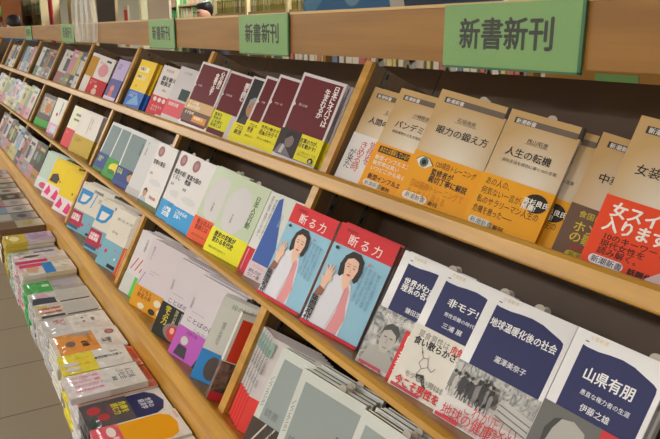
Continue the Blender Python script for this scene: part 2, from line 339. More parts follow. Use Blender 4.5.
D['bun']=bunshun('世界がわかる\n理系の名著','鎌田浩毅',(-.0,.50,(112,110,108),[
  ('r',0,0,.60,.50,PHOTO),('p',[(.04,.03),(.10,.17),(.20,.20),(.40,.19),(.50,.12),(.56,.03)],(168,166,162)),
  ('p',[(.20,.24),(.21,.34),(.28,.385),(.36,.38),(.42,.32),(.41,.23),(.35,.165),(.26,.165)],(186,182,176)),
  ('p',[(.17,.28),(.20,.37),(.28,.41),(.38,.405),(.44,.35),(.43,.28),(.40,.33),(.30,.36),(.21,.33)],(70,68,68)),
  ('l',[(.24,.29),(.29,.292)],.0013,(50,48,48)),('l',[(.33,.292),(.38,.29)],.0013,(50,48,48)),('l',[(.28,.205),(.34,.205)],.001,(80,76,74)),('l',[(.31,.28),(.30,.24)],.0007,(120,116,112)),
  ('t',.08,.475,.0068,'若き日に出会った、世界の14冊',(240,238,236),{'w':.8}),
  ('r',.50,0,1.0,.415,(206,40,48)),('t',.56,.39,.020,'12冊',(240,236,236),{'b':.02,'w':.36}),('v',.60,.26,.014,'名著を',(240,236,236),{'b':.02,'a':'c'}),('r',.05,.01,.40,.035,(190,60,84))]),
  'navy and white books with a grey portrait band',ts=.0105,slip=.7)
def woman():
    sk=(236,194,172); hair=(38,26,26)
    return [('r',0,0,1,1,(146,196,222)),
     ('r',0,.80,1,1,(214,34,46)),('t',.22,.925,.0185,'断 る 力',(244,226,226),{'b':.01}),
     ('t',.13,.965,.0055,'勝間和代',(110,20,30),{}),('t',.60,.76,.005,'',K,{}),
     ('p',[(.0,.035),(.02,.16),(.08,.36),(.20,.50),(.30,.56),(.44,.55),(.55,.50),(.62,.36),(.66,.20),(.66,.035)],(222,222,234)),
     ('p',[(.46,.52),(.56,.44),(.60,.30),(.66,.20),(.62,.035),(.44,.035),(.48,.22)],(226,150,156)),
     ('l',[(.44,.55),(.50,.40),(.46,.22),(.42,.05)],.0008,(150,150,176)),
     ('p',[(.36,.60),(.50,.58),(.52,.50),(.45,.42),(.36,.52)],sk),
     ('p',[(.27,.545),(.245,.64),(.28,.73),(.37,.79),(.50,.79),(.60,.735),(.63,.64),(.61,.55),(.565,.52),(.50,.56),(.36,.57),(.31,.53)],hair),
     ('p',[(.32,.66),(.34,.72),(.44,.745),(.53,.71),(.555,.64),(.53,.56),(.45,.505),(.37,.55)],sk),
     ('p',[(.31,.70),(.36,.755),(.50,.755),(.56,.70),(.52,.72),(.42,.735)],hair),
     ('l',[(.37,.645),(.41,.648)],.0012,(50,34,34)),('l',[(.47,.645),(.51,.642)],.0012,(50,34,34)),
     ('l',[(.36,.668),(.42,.672)],.0007,(80,54,44)),('l',[(.46,.672),(.52,.667)],.0007,(80,54,44)),
     ('l',[(.445,.63),(.452,.598),(.438,.596)],.0005,(180,130,110)),
     ('p',[(.40,.575),(.445,.583),(.49,.575),(.445,.563)],(196,80,86)),
     ('p',[(.085,.37),(.07,.44),(.03,.47),(.05,.485),(.09,.47),(.085,.53),(.05,.575),(.07,.585),(.105,.535),(.115,.60),(.135,.60),(.14,.535),(.165,.605),(.185,.60),(.175,.53),(.21,.575),(.225,.565),(.20,.50),(.235,.47),(.225,.455),(.19,.45),(.17,.36)],sk),
     ('p',[(.03,.27),(.08,.38),(.18,.36),(.17,.30)],(150,96,80)),
     ('v',.09,.285,.0135,'勝間和代',K,{'b':.025,'a':'c'}),
     ('e',.10,.765,.03,.016,(40,50,70)),
     ('v',.66,.72,.006,'人生を変える勇気とは何か',(96,140,176),{'a':'c'}),('v',.74,.71,.006,'会社と社会で生き抜く力を',(96,140,176),{'a':'c'}),
     ('v',.82,.70,.006,'自分の軸を持つための技術',(96,140,176),{'a':'c'}),('v',.90,.69,.006,'断ることで評価は上がるか',(96,140,176),{'a':'c'}),('t',.66,.50,.008,'',K,{}),
     ('e',.70,.735,.02,.012,(214,120,130)),('r',0,0,1,.032,(206,30,50))]
D['kot']=dict(cover=(200,40,50),short='red and blue books with a woman',els=woman(),spine=(190,160,150))
D['kot']['els']=[e for e in D['kot']['els'] if not (e[0]=='t' and e[4]=='')]
D['himote']['els'][3]=('t',.27,.80,.0118,'非モテ!',(236,236,240),{'b':.02,'w':.42})
D['himote']['els'][4]=('t',.29,.69,.006,'男性受難の時代',(220,222,235),{'b':.01,'w':.42})
D['himote']['els'][5]=('t',.33,.61,.0078,'三浦 展',(230,230,240),{'b':.01,'w':.28})
D['bluetri']=dict(cover=(216,222,216),short='white books with a blue wedge',els=[('p',[(.02,.12),(.42,.12),(.22,.60),(.03,.95)],(58,96,178)),('p',[(.02,.12),(.48,.12),(.42,.40),(.10,.97),(.02,.93)],(58,96,178)),('v',.24,.80,.008,'大学新書',(150,180,220),{'a':'c'})],
  band=(0.,.19,(226,206,216),[('t',.1,.17,.007,'学びなおし',(226,150,170),{}),('t',.06,.11,.008,'読む力が\nつく一冊',(90,90,96),{'b':.02})]))
D['textwh']=dict(cover=(222,224,222),short='white books covered in vertical lettering',els=[('v',.10+.10*i,.95-.02*i,.0075,'思考の整理と表現のための新しい文章技法入門'[i:i+14],(100,100,110),{'a':'c'}) for i in range(7)],
  band=(0.,.30,(206,34,60),[('l',[(.06,.02),(.06,.28)],.001,(240,220,220))]))
D['teal']=dict(cover=(196,212,184),short='mint books with a teal band',els=[('v',.2,.9,.011,'日本人の行動原理',(60,90,60),{'a':'c'})],band=(0.,.30,(30,160,150),[('v',.10,.27,.009,'新刊',(200,240,230),{'a':'c'})]))
def mint(bc,t,short,tc=K):
    return dict(cover=(198,212,186),short=short,els=[('e',.40,.60,.34,.30,(214,212,216)),('v',.80,.86,.014,'日本人の行動',(70,96,60),{'a':'c','b':.02}),('v',.36,.55,.006,'中公新書',(150,90,90),{'a':'c'})],
      band=(0.,.31,bc,[('t',.12,.285,.0125,t,tc,{'b':.045,'sx':.86}),('t',.10,.09,.0055,'激動の時代を読みとく',(90,80,20),{})]),slip=.6)
D['mint2']=mint((236,232,20),'歴史の定説が\n変わる年代史','mint books with a bright yellow band')
D['mint1']=mint((236,92,44),'甦る巨人の\n素顔とは','mint books with an orange band',(160,40,20))
def circ(t,band,short):
    return dict(cover=(218,214,216),short=short,els=[('e',.26,.88,.15,.085,(150,98,100)),('e',.26,.88,.08,.045,(170,126,126)),('t',.06,.74,.0135,t,K,{'b':.03}),('t',.10,.54,.008,'著者',K,{}),('e',.5,.40,.30,.05,(204,204,206))],band=band,slip=.5)
D['circ3']=circ('資源大国の\n教訓',(0.,.27,(40,150,214),[('t',.2,.24,.011,'これからの\n日本へ',(230,240,246),{'b':.03})]),'white books with a maroon disc and plain cover')
D['circ2']=circ('戦後の経済\nくらし',(0.,.27,(40,150,214),[('t',.36,.25,.008,'先を見る人の',(20,70,120),{}),('t',.22,.20,.0125,'入門書の\n決定版',(232,240,246),{'b':.04})]),'white books with a maroon disc and a blue band')
D['circ1']=circ('官僚の責任',(0.,.30,(222,218,216),[('r',0,0,1,.07,(84,96,60)),('e',.22,.20,.10,.06,(190,140,116)),('p',[(.12,.21),(.14,.26),(.24,.285),(.33,.25),(.32,.21),(.24,.25)],(40,32,30)),('p',[(.05,.07),(.10,.14),(.34,.14),(.40,.07)],(170,184,204)),('t',.5,.2,.009,'緊急出版',(190,80,80),{'b':.02})]),'white books with a maroon disc and a small portrait')
D['grwh']=dict(cover=(208,208,212),short='plain pale grey books',els=[('v',.16,.93,.008,'新しい憲法論',(90,90,90),{'a':'c'})],band=(0.,.12,(190,188,190),[]))
def gb(band,short): return dict(cover=(214,216,218),short=short,els=[('r',.06,.28,.94,.94,(122,142,146)),('v',.72,.85,.009,'経済史講義',(50,70,80),{'a':'c'})],band=band)
D['gb3']=gb((0.,.33,(44,70,130),[('t',.06,.30,.009,'生きる\n哲学書',(200,210,120),{'b':.03}),('e',.72,.22,.13,.085,(196,146,120)),('p',[(.58,.22),(.60,.29),(.72,.32),(.86,.28),(.86,.2),(.74,.28)],(60,40,34)),('r',.0,.0,1,.08,(60,80,150))]),'slate blue books with a portrait on the navy band')
D['gb2']=gb((0.,.36,(62,150,50),[('e',.5,.2,.3,.1,(226,210,50)),('e',.4,.12,.2,.05,(40,120,60))]),'slate blue books with a green and yellow band')
D['gb1']=gb((0.,.36,(48,70,140),[('t',.1,.3,.01,'地図の\n発見',(190,210,120),{'b':.02}),('r',0,0,1,.06,(60,120,60))]),'slate blue books with a plain navy band')
D['wh2']=dict(cover=(220,214,210),short='white books with a gold band',els=[('v',.62,.9,.012,'人間学入門',(160,150,150),{'a':'c'}),('r',.5,.5,.54,.9,(200,180,150))],band=(0.,.42,(190,160,44),[('t',.12,.36,.009,'人生の達人が\n語る言葉',(90,70,20),{})]))
D['wh1']=dict(cover=(214,212,190),short='cream books with a red and blue band',els=[('r',.3,.78,.7,.84,(110,130,90)),('r',.28,.66,.68,.71,(120,120,90))],band=(0.,.44,(204,40,50),[('r',.66,0,1,.44,(110,110,190)),('t',.1,.36,.009,'必読',(230,160,150),{})]))
D['wteal']=dict(cover=(216,216,210),short='white books with a teal edge',els=[('v',.62,.93,.013,'古都の旅歩き',(50,110,100),{'a':'c','b':.03}),('e',.4,.56,.08,.05,(190,50,50))],band=(0.,.30,(214,160,190),[('r',.25,.06,.7,.24,(200,214,230)),('r',.8,0,1,.3,(40,130,120))]))
D['dko']=dict(cover=(84,74,70),short='dark books with an autumn photo',els=[('r',.1,.4,.9,.9,CLUT),('e',.6,.6,.2,.15,(190,120,70))],band=(0.,.22,(70,160,60),[]))
# third shelf
D['gr']=dict(cover=(206,210,206),short='grey hardcovers in white frames',els=[('r',.10,.05,.98,.90,(150,160,160)),('v',.05,.70,.008,'ノンフィクション',(80,84,90),{'a':'c'}),('v',.82,.62,.013,'図書館のくらし',(80,90,96),{'a':'c','b':.02}),('t',.15,.4,.014,'読書',(110,120,120),{})],slip=.6)
D['grL']=dict(D['gr']); D['grL']['short']='grey hardcovers with a striped brown foot'
D['grL']['band']=(0.,.26,(70,58,50),[('l',[(.1+.16*i,.0),(.26+.16*i,.26)],.0028,(206,198,186)) for i in range(5)]+[('v',.34,.25,.016,'読む',(80,80,80),{'a':'c'})])
D['bar']=dict(cover=(212,204,206),short='white books turned to their barcodes',spine_side='l',spine=(206,208,206),els=
   [('r',.56+.016*i,.80,.56+.016*i+random.choice([.005,.008,.010]),.88,(70,64,70)) for i in range(16)]+[('r',.56+.016*i,.69,.56+.016*i+random.choice([.005,.008,.010]),.77,(70,64,70)) for i in range(16)]+
   [('r',.5,.63,.84,.64,(140,134,140)),('r',.5,.58,.74,.59,(140,134,140)),('r',.46,.52,.80,.535,(120,110,120)),('r',0,.8,.1,.95,(150,180,170))],
   band=(0.,.36,(226,66,60),[('r',0,0,.012,.36,(176,50,46))]))
D['bar']['els']+=[('r',0,.36,.010,1,(140,140,140)),('v',.05,.88,.006,'現代ドイツ思想講義',(110,110,110),{'a':'c'}),('v',.05,.55,.005,'作品社',(110,110,110),{'a':'c'})]
D['rw']=dict(cover=(216,214,206),short='white books with an orange-red upper cover',spine_side='l',els=[('r',.05,.45,1,.93,(214,60,36))],band=(0.,.44,BROWNP,[('r',0,0,1,.10,(190,40,50)),('e',.5,.26,.3,.13,(90,60,56))]))
D['wblue']=dict(cover=(216,216,210),short='white books with a bright blue band',els=[('t',.2,.95,.012,'緑の社会',(120,160,110),{}),('v',.2,.72,.008,'環境と社会の今',(110,120,120),{'a':'c'})],band=(0.,.36,(50,140,214),[('e',.3,.18,.14,.14,(90,80,76)),('e',.62,.24,.16,.05,(214,226,236)),('e',.66,.12,.16,.05,(214,226,236))]))
_ti=[('t',.10,.50,.012,'ことばの社会学',(80,80,90),{'b':.01,'w':.8}),('r',.12,.56,.4,.565,(150,146,154)),('t',.30,.40,.008,'これからの言語',(130,126,134),{'w':.6}),('v',.07,.72,.007,'学術選書',(150,140,150),{'a':'c'})]
D['lavL']=dict(cover=(206,198,206),short='lavender books with a black band',els=_ti,
   band=(0.,.42,(38,38,36),[('v',.18,.40,.0165,'学ぶ力',(206,192,50),{'b':.03,'a':'c'}),('v',.38,.40,.010,'現代の教養書',(200,196,150),{'a':'c'}),('v',.52,.40,.010,'知の新世紀へ進む',(200,200,196),{'a':'c','sp':.7}),('v',.66,.40,.009,'日本を読みなおす',(200,200,196),{'a':'c','sp':.7}),('v',.8,.40,.009,'注目の論考集',(180,180,176),{'a':'c','sp':.8}),
    ('e',.48,.13,.26,.11,(130,120,120)),('e',.45,.12,.14,.09,(190,60,60)),('e',.42,.15,.05,.04,(226,170,150))]))
D['lavR']=dict(cover=(208,200,208),short='lavender books with a magenta band',els=_ti,
   band=(0.,.36,(184,88,184),[('t',.2,.34,.0075,'話題の書',(120,40,120),{}),('e',.22,.22,.075,.05,(200,194,190)),('p',[(.1,.03),(.14,.16),(.32,.16),(.36,.03)],(70,58,76)),('e',.68,.17,.075,.05,(200,194,190)),('p',[(.54,.0),(.58,.11),(.80,.11),(.84,0)],(60,50,66)),('p',[(.58,.19),(.62,.23),(.76,.23),(.78,.18)],(230,226,222))]))
D['wh3']=dict(cover=(210,200,208),short='lavender white books with a golden comic band',els=[('v',.12,.9,.007,'教育のゆくえ',(120,116,124),{'a':'c'}),('r',.2,.56,.45,.565,(140,140,150)),('r',.2,.52,.35,.525,(140,140,150)),('l',[(.02,.30),(.12,.52)],.002,(130,110,190))],
   band=(0.,.31,(214,150,24),[('t',.12,.29,.012,'子どもと\n教室の声',(150,60,20),{'b':.02}),('e',.66,.2,.09,.05,(226,214,190)),('e',.8,.1,.09,.05,(226,214,190)),('e',.3,.06,.09,.04,(226,214,190)),('e',.6,.06,.09,.04,(60,50,40))]))
D['wh3s']=dict(cover=(214,208,212),short='white books with three red bars',els=[('l',[(.10,.38),(.22,.58)],.003,(196,40,60)),('l',[(.25,.38),(.37,.58)],.003,(196,40,60)),('l',[(.40,.38),(.52,.58)],.003,(196,40,60)),('v',.3,.9,.008,'社会学講座',(120,116,124),{'a':'c'})],band=(0.,.30,(200,204,200),[('r',.35,0,.7,.30,(90,190,80))]))
D['ors']=dict(cover=(214,204,190),short='cream books with an orange lower cover',els=[('v',.2,.9,.008,'読書の秋',(120,110,100),{'a':'c'})],band=(0.,.48,(224,100,34),[('l',[(.08,.02),(.08,.46)],.0012,(240,200,170))]))
D['bw']=dict(cover=(218,212,200),short='cream books with a big blue emblem',els=[('p',[(.02,.55),(.02,.86),(.40,.86),(.40,.74),(.32,.60),(.22,.55)],(44,140,206)),('p',[(.10,.60),(.10,.76),(.34,.76),(.26,.63),(.18,.60)],(226,222,220)),('l',[(.46,.56),(.52,.86)],.004,(60,150,210)),('t',.4,.93,.011,'思想地図',(110,106,110),{'b':.02}),('t',.62,.80,.008,'特集・日本\n東浩紀',(130,124,124),{}),('t',.04,.985,.006,'人文',(140,136,130),{})],
   band=(0.,.42,(120,172,192),[('p',[(.0,.10),(.0,.40),(.34,.40),(.40,.10)],(176,40,70)),('t',.04,.34,.012,'全国書店\n話題沸騰',(236,220,226),{'b':.04,'sx':.8}),('r',0,.04,.34,.10,(40,90,130)),('e',.42,.18,.05,.035,(206,50,90)),('e',.62,.26,.035,.025,(190,120,180)),('t',.62,.07,.009,'東&&',K,{'b':.03})]))
D['bw']['band'][3][-1]=('r',.62,.03,.86,.08,K)
D['bwR']=dict(cover=(218,212,200),short='cream books with a light blue band',els=[('v',.75,.8,.008,'思想の現在',(120,114,114),{'a':'c'}),('t',.15,.86,.010,'東北大学',(120,114,114),{'w':.6}),('t',.15,.62,.008,'現代論',(130,124,124),{})],
   band=(0.,.44,(120,172,192),[('e',.2,.26,.05,.035,(206,50,90)),('e',.52,.34,.035,.025,(190,120,180)),('e',.6,.2,.03,.02,(226,226,226)),('r',.42,.03,.72,.09,K)]))
D['ye']=dict(cover=(226,196,16),short='yellow books with a pink character band',els=[('r',.04,.35,.96,.97,(230,200,14)),('e',.5,.5,.03,.03,(150,100,20))],band=(0.,.36,(226,214,220),[('p',[(.05,.1),(.15,.33),(.3,.2),(.25,.08)],(220,50,120)),('p',[(.4,.06),(.5,.3),(.7,.2),(.6,.04)],(220,50,120)),('e',.85,.12,.1,.06,(206,60,120))]))
D['ye1']=dict(D['ye']); D['ye1']['short']='yellow books with a dark grey figure'; D['ye1']['els']=D['ye']['els']+[('p',[(.06,.42),(.1,.6),(.3,.66),(.45,.55),(.4,.42)],(70,56,60))]
D['wgs']=dict(cover=(186,206,196),short='pale green books with a film strip',els=[('r',.5,.4,.95,.9,(206,214,210))],band=(0.,.3,(206,214,214),[('e',.4,.12,.2,.08,(206,80,120))]))

# ------------------------------------------------------------------ bookcase
def bookcase():
    r=empty('bookcase',RACK,label='long oak bookcase with slanting display shelves, dark backs and an oak header rail',cat='bookcase')
    X0,X1=-7.2,.62
    divs=[.455,-.285,-1.0255,-1.7655,-2.4655,-3.19,-3.90,-4.61,-5.32,-6.03,-6.74]
    MB=.79
    for S,h,nm in ((S1,.0275,''),(S2,.0160,''),(S3,.0320,'')):
        g=G(); g.box(X0,X1,M0-.002,MB,S-.016,S-.0006,OAK); s=g.obj('shelf_board',r)
        g=G(); b=S-h; p=[(M0-.0225,b+.002),(M0-.0215,b),(M0-.0025,b),(M0-.0025,S-.0006),(M0-.014,S-.0006),(M0-.0185,S-.0025),(M0-.0225,S-.0075)]
        g.prism(p,0,X0,X1,OAK); l=g.obj('shelf_lip',s); 
        for p_ in l.data.polygons: pass
    for x in divs:
        g=G(); t=.011
        g.prism([(M0-.004,-.4275),(MB,-.4275),(MB,.272),(M0-.004,.272)],0,x-t,x+t,OAK)
        dv=g.obj('divider',r)
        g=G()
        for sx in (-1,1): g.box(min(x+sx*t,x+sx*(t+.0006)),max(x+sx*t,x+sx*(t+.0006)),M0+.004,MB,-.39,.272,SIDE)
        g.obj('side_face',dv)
        g=G()
        for sx in (-1,1):
            for mm_ in (.667,.738):
                a=x+sx*(t+.0006); bq=a+sx*.0022
                g.box(min(a,bq),max(a,bq),mm_,mm_+.012,-.385,.27,STEEL)
                z=-.37
                while z<.26:
                    c=bq+sx*.0004; g.box(min(bq,c),max(bq,c),mm_+.004,mm_+.008,z,z+.010,mat((28,26,24),.6)); z+=.025
        g.obj('shelf_standard',dv)
    xs=[X0]+sorted(divs)+[X1]
    for a,b in zip(xs,xs[1:]):
        g=G(); g.box(a+.001,b-.001,MB,MB+.006,-.458,.330,DARK); g.obj('back_panel',r)
    # upright header rail
    inv=RACK.inverted()
    g=G(); g.box(X0,X1,.6956,.7156,1.4092,1.4885,OAKH); h=g.obj('header_board',r); h.matrix_world=Matrix.Identity(4)
    g=G(); g.box(X0,X1,.6936,.7186,1.4886,1.4936,mat((206,172,116),.35,.3)); h=g.obj('header_cap',r); h.matrix_world=Matrix.Identity(4)
    g=G(); g.box(X0,X1,.376,.392,.575,.769,OAK); h=g.obj('fascia_board',r); h.matrix_world=Matrix.Identity(4)
    g=G(); g.box(X0,X1,.43,.90,0,.575,OAK); h=g.obj('plinth',r); h.matrix_world=Matrix.Identity(4)
    # back post carrying the slanting shelves
    for x in divs:
        g=G(); g.prism([(.43,.5756),(.88,.5756),(.88,.62),(.74,.80),(.60,.80),(.43,.7)],0,x-.010,x+.010,OAK); h=g.obj('support_bracket',r); h.matrix_world=Matrix.Identity(4)
    for x in (-1.02,-.93,-.83,-.74,-1.42,-1.9,-2.05):
        g=G(); g.prism([(x-.008,1.3955),(x-.005,1.3955),(x,1.4035),(x+.005,1.3955),(x+.008,1.3955),(x+.003,1.4092),(x-.003,1.4092)],1,.700,.712,STEEL)
        h=g.obj('hanging_clip',r); h.matrix_world=Matrix.Identity(4)
    return r
bookcase()
g=G(); g.box(-7.2,.62,.214,.3755,.560,.5745,mat((196,184,160),.6)); t=g.obj('display_table'); tag(t,'low pale ledge in front of the bookcase carrying the flat stacks','ledge')

# ------------------------------------------------------------------ green signs
GREEN=mat((118,164,96),.4,.1); GREEND=mat((60,110,78),.35,.4)
def clear_mat():
    m=bpy.data.materials.new('clear_plastic'); m.use_nodes=True; b=m.node_tree.nodes['Principled BSDF']
    b.inputs['Base Color'].default_value=(.9,.95,.92,1); b.inputs['Roughness'].default_value=.12; b.inputs['Alpha'].default_value=.03; b.inputs['IOR'].default_value=1.45
    return m
CLEAR=clear_mat()
def sign(xa,xb,label):
    w=xb-xa; h=.086
    r=empty('shelf_sign',Matrix.Translation((xa,.6935,1.4055)),label=label,cat='sign')
    g=G(); g.box(0,w-.004,-.0016,0,0,h,GREEN); card=g.obj('sign_card',r)
    s=w/5.75; g=G(); draw(g,[('t',.14,.51+s*.5/h,s,'新書新刊',(16,28,20),{'b':.026})],w,h,-.0016); g.obj('sign_lettering',card)
    g=G(); g.box(w-.005,w,-.003,.001,-.002,h+.002,GREEND); g.box(0,w,-.003,.001,-.003,0,GREEND); g.obj('edge_trim',r)
    g=G(); g.box(0,w,-.0026,-.0022,0,h+.003,CLEAR); g.obj('clear_sleeve',r)
sign(-.832,-.574,'large green sign reading four dark characters on the header, nearest the camera')
sign(-1.600,-1.338,'green header sign between the big sign and the pale panel behind')
sign(-2.352,-2.084,'green header sign below the pale pink standing panel')
sign(-3.93,-3.60,'small far green header sign beside the clear plastic sheet')
sign(-5.25,-4.97,'farthest green header sign at the left edge')
def sheet():
    m=CLEAR.copy(); m.node_tree.nodes['Principled BSDF'].inputs['Alpha'].default_value=.17; g=G(); n=14; k=0
    for (a,b) in ((-3.55,-3.08),):
        for i in range(n):
            x0=a+(b-a)*i/n; x1=a+(b-a)*(i+1)/n
            f=lambda x:.685-.012*math.sin(x*60)-.004*math.sin(x*140)
            P=lambda x,z:(x+.02*math.sin(z*30+x*8),f(x)-.10*max(0,z-1.49)*.2,z)
            for z0,z1 in ((1.41,1.50),(1.50,1.60),(1.60,1.70),(1.70,1.82)): g.poly([P(x0,z0),P(x1,z0),P(x1,z1),P(x0,z1)],m)
    o=g.obj('plastic_sheet'); so=o.modifiers.new('s','SOLIDIFY'); so.thickness=.0006
    tag(o,'crumpled clear plastic sheet hanging over the far part of the header','plastic sheet')
sheet()

# ------------------------------------------------------------------ books on the slanting shelves
def rb(key,label,X,S,M,phi,lean,**k): return rack_book('paperback_book',label,D[key],X,S,M,phi,lean,**k)
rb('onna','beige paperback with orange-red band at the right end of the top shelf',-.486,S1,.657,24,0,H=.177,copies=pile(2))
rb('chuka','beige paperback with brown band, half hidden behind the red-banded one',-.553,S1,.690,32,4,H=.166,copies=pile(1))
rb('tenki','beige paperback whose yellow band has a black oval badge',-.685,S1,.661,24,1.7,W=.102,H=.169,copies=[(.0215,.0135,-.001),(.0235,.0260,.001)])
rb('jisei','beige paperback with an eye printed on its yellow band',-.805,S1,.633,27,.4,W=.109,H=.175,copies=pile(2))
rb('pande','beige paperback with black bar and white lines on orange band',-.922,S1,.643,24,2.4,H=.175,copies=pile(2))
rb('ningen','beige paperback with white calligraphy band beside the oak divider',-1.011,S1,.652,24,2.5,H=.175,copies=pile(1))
rb('nihon','front maroon paperback with two title columns and a man photo on its band',-1.228,S1,.634,23,-2,W=.109,H=.177,copies=[(.006,.0118,0),(.010,.0236,.001),(.013,.0354,0)])
rb('red3','maroon paperback with yellow band just left of the two-column title one',-1.355,S1,.642,24,1,W=.105,H=.173,copies=pile(1))
rb('red4','maroon paperback showing only a narrow strip beside the portrait cover',-1.438,S1,.652,24,1,W=.105,H=.170)
rb('man','black paperback with a white-haired portrait among the maroon ones',-1.523,S1,.662,24,0,W=.105,H=.168)
rb('red2','maroon paperback with a yellow and lilac band',-1.642,S1,.650,24,.3,W=.105,H=.171,copies=pile(1))
rb('red1','maroon paperback with orange and brown band in front of a divider',-1.742,S1,.613,20,-.7,W=.108,H=.172,T=.010,copies=[(.002,.0112,0)])
rb('pw2','pale grey book with a dark green square and pink band',-2.028,S1,.657,24,0,W=.105,H=.169,copies=pile(1))
rb('pw1','pale book with three white dots on its red band',-2.199,S1,.662,24,-1,W=.105,H=.167,copies=pile(2))
rb('yel','yellow book with a blue band beside a divider',-2.436,S1,.652,14,0,W=.104,H=.174,copies=[(.012,.0125,0),(.020,.025,.001),(.028,.0375,0)])
rb('lav','lilac book with a blue photo band left of the yellow book',-2.770,S1,.661,10,.8,W=.103,H=.168,copies=[(.012,.0125,0),(.020,.025,.001)])
rb('mag','large white and red book left of the lilac book',-3.170,S1,.648,34,0,W=.133,H=.179,copies=pile(2))

rb('yama','navy and white paperback with an old moustached portrait, lower right corner',-.452,S2,.648,6,3,W=.106,H=.170,copies=[(.002,.0125,0)])
rb('chikyu','navy and white paperback with a crowd photo and red characters',-.583,S2,.645,16,5.5,W=.114,H=.170,copies=[(.003,.0125,.001)])
rb('himote','navy and white paperback with a line drawing on its cream band',-.669,S2,.637,18,4.8,H=.171,copies=[(.002,.0118,.001)])
rb('bun','navy and white paperback with a grey portrait, left of the drawing one',-.741,S2,.631,21,3,H=.171,copies=[(.002,.0118,.002)])
rb('kot','red and blue paperback with a waving woman, right one of the pair',-.902,S2,.629,24,.7,W=.111,H=.172,copies=pile(2))
rb('kot','red and blue paperback with a waving woman, left one of the pair',-1.029,S2,.611,16,.5,W=.107,H=.170,T=.009,copies=[])
rb('bluetri','white book with a tall blue wedge left of the waving women',-1.168,S2,.650,23,3,H=.173,copies=pile(1))
rb('textwh','white book covered in columns of tiny lettering with a red strip',-1.218,S2,.660,23,1,H=.172)
rb('teal','mint book of which only a teal band strip and edge show',-1.271,S2,.666,23,1,H=.172)
rb('mint2','mint book with a bright yellow band and bold black words',-1.335,S2,.628,21,1.3,H=.173)
rb('mint1','mint book with an orange band left of the bright yellow band',-1.447,S2,.630,21,1,H=.176,copies=[(0,.0115,.002)])
rb('circ3','white book with a maroon disc, rightmost of the three discs',-1.569,S2,.622,10,-.2,H=.174)
rb('circ2','white book with a maroon disc and blue band, middle of the three',-1.652,S2,.621,9,-.8,H=.175,T=.009)
rb('circ1','white book with a maroon disc and small portrait, leftmost of the three',-1.795,S2,.613,9,-2,H=.172,T=.009)
rb('grwh','plain pale grey book left of the maroon disc books',-1.966,S2,.628,18,0,H=.172,copies=pile(2))
rb('gb3','slate blue book with a face on its navy band',-2.123,S2,.628,18,-1,H=.173,copies=pile(2))
rb('gb2','slate blue book with a green and yellow band',-2.262,S2,.628,18,2,H=.174,copies=pile(2))
rb('gb1','slate blue book with plain navy band against the divider',-2.392,S2,.628,18,2,H=.173,copies=pile(2))
rb('wh2','white book with a gold band left of the slate blue books',-2.826,S2,.630,18,-2,W=.15,H=.172,copies=pile(3))
rb('wh1','cream book with a red and blue band',-3.00,S2,.630,14,-1,W=.12,H=.173,copies=pile(2))
rb('wteal','white book with a teal edge and a red dot',-3.500,S2,.655,14,-3,W=.119,H=.175,copies=pile(2))
rb('dko','dark book with an autumn coloured photo',-3.870,S2,.652,24,-1,W=.12,H=.17,copies=pile(1))

def p3(n,step=.0135): return [(random.uniform(-.004,.004),step*(i+1),random.uniform(-.001,.006)) for i in range(n)]
rb('gr','grey framed book cut by the bottom edge of the photo',-.685,S3,.636,14,-2,W=.118,H=.172,T=.012,copies=p3(3),pn='grey hardcovers at the bottom edge')
rb('gr','grey framed book, middle of the three grey ones',-.833,S3,.631,22,-4.8,W=.120,H=.166,T=.011,copies=p3(4),pn='grey hardcovers in the middle')
rb('grL','grey framed book with striped foot, left of the three',-.920,S3,.631,24,1,W=.115,H=.165,T=.011,copies=p3(1))
rb('bar','white book showing its back with barcodes beside the divider',-.958,S3,.634,38,-2,W=.112,H=.167,T=.0095,copies=[(-.009*(i+1),.0102*(i+1),0) for i in range(4)])
rb('rw','white book with orange-red upper cover squeezed against the divider',-1.068,S3,.624,74,0,W=.108,H=.168,T=.010,copies=[(0.001,.0105,0)])
rb('wblue','white book with a bright blue band left of the orange-red ones',-1.165,S3,.628,52,0,W=.11,H=.170,T=.010,copies=[(0.0,.0115,0.003),(0.0,.0225,0.001)])
rb('lavL','lavender white book with a black band reading bold yellow words',-1.400,S3,.622,26,-3,W=.130,H=.178,T=.0125,copies=p3(5))
rb('lavR','lavender white book with a magenta band of two small figures',-1.284,S3,.622,26,0,W=.130,H=.176,T=.0125,copies=p3(5))
rb('wh3','lavender white book with a golden comic band',-1.595,S3,.625,26,-3,W=.130,H=.172,T=.0125,copies=p3(4))
rb('wh3s','white book with three red bars beside a divider',-1.705,S3,.628,26,-1,W=.108,H=.168,T=.0115,copies=p3(3))
rb('ors','cream and orange book squeezed left of the divider',-1.850,S3,.650,48,0,W=.104,H=.171,T=.010,copies=[(-.002,.0112,0),(-.004,.0225,0)])
rb('bwR','cream book with fine lettering and a light blue band',-1.955,S3,.624,26,-.5,W=.112,H=.171,T=.0125,copies=[(0,.0135,.003)])
rb('bw','cream book with big blue emblem and crimson patch, nearer one of the two',-2.120,S3,.625,30,-1,W=.150,H=.167,T=.0125,copies=p3(4),pn='cream books with a blue emblem, nearer pile')
rb('bw','cream book with big blue emblem and crimson patch, farther one of the two',-2.392,S3,.625,30,-1,W=.150,H=.168,T=.0125,copies=p3(4),pn='cream books with a blue emblem, farther pile')
rb('ye','plain yellow book with pink figures on its band',-2.675,S3,.625,28,0,W=.140,H=.166,T=.0125,copies=p3(4))
rb('ye1','yellow book with a dark grey figure above the pink band',-2.930,S3,.625,28,1,W=.140,H=.167,T=.0125,copies=p3(4))
rb('wgs','pale green book left of the yellow pair',-3.139,S3,.628,28,0,W=.125,H=.166,T=.0125,copies=p3(3))

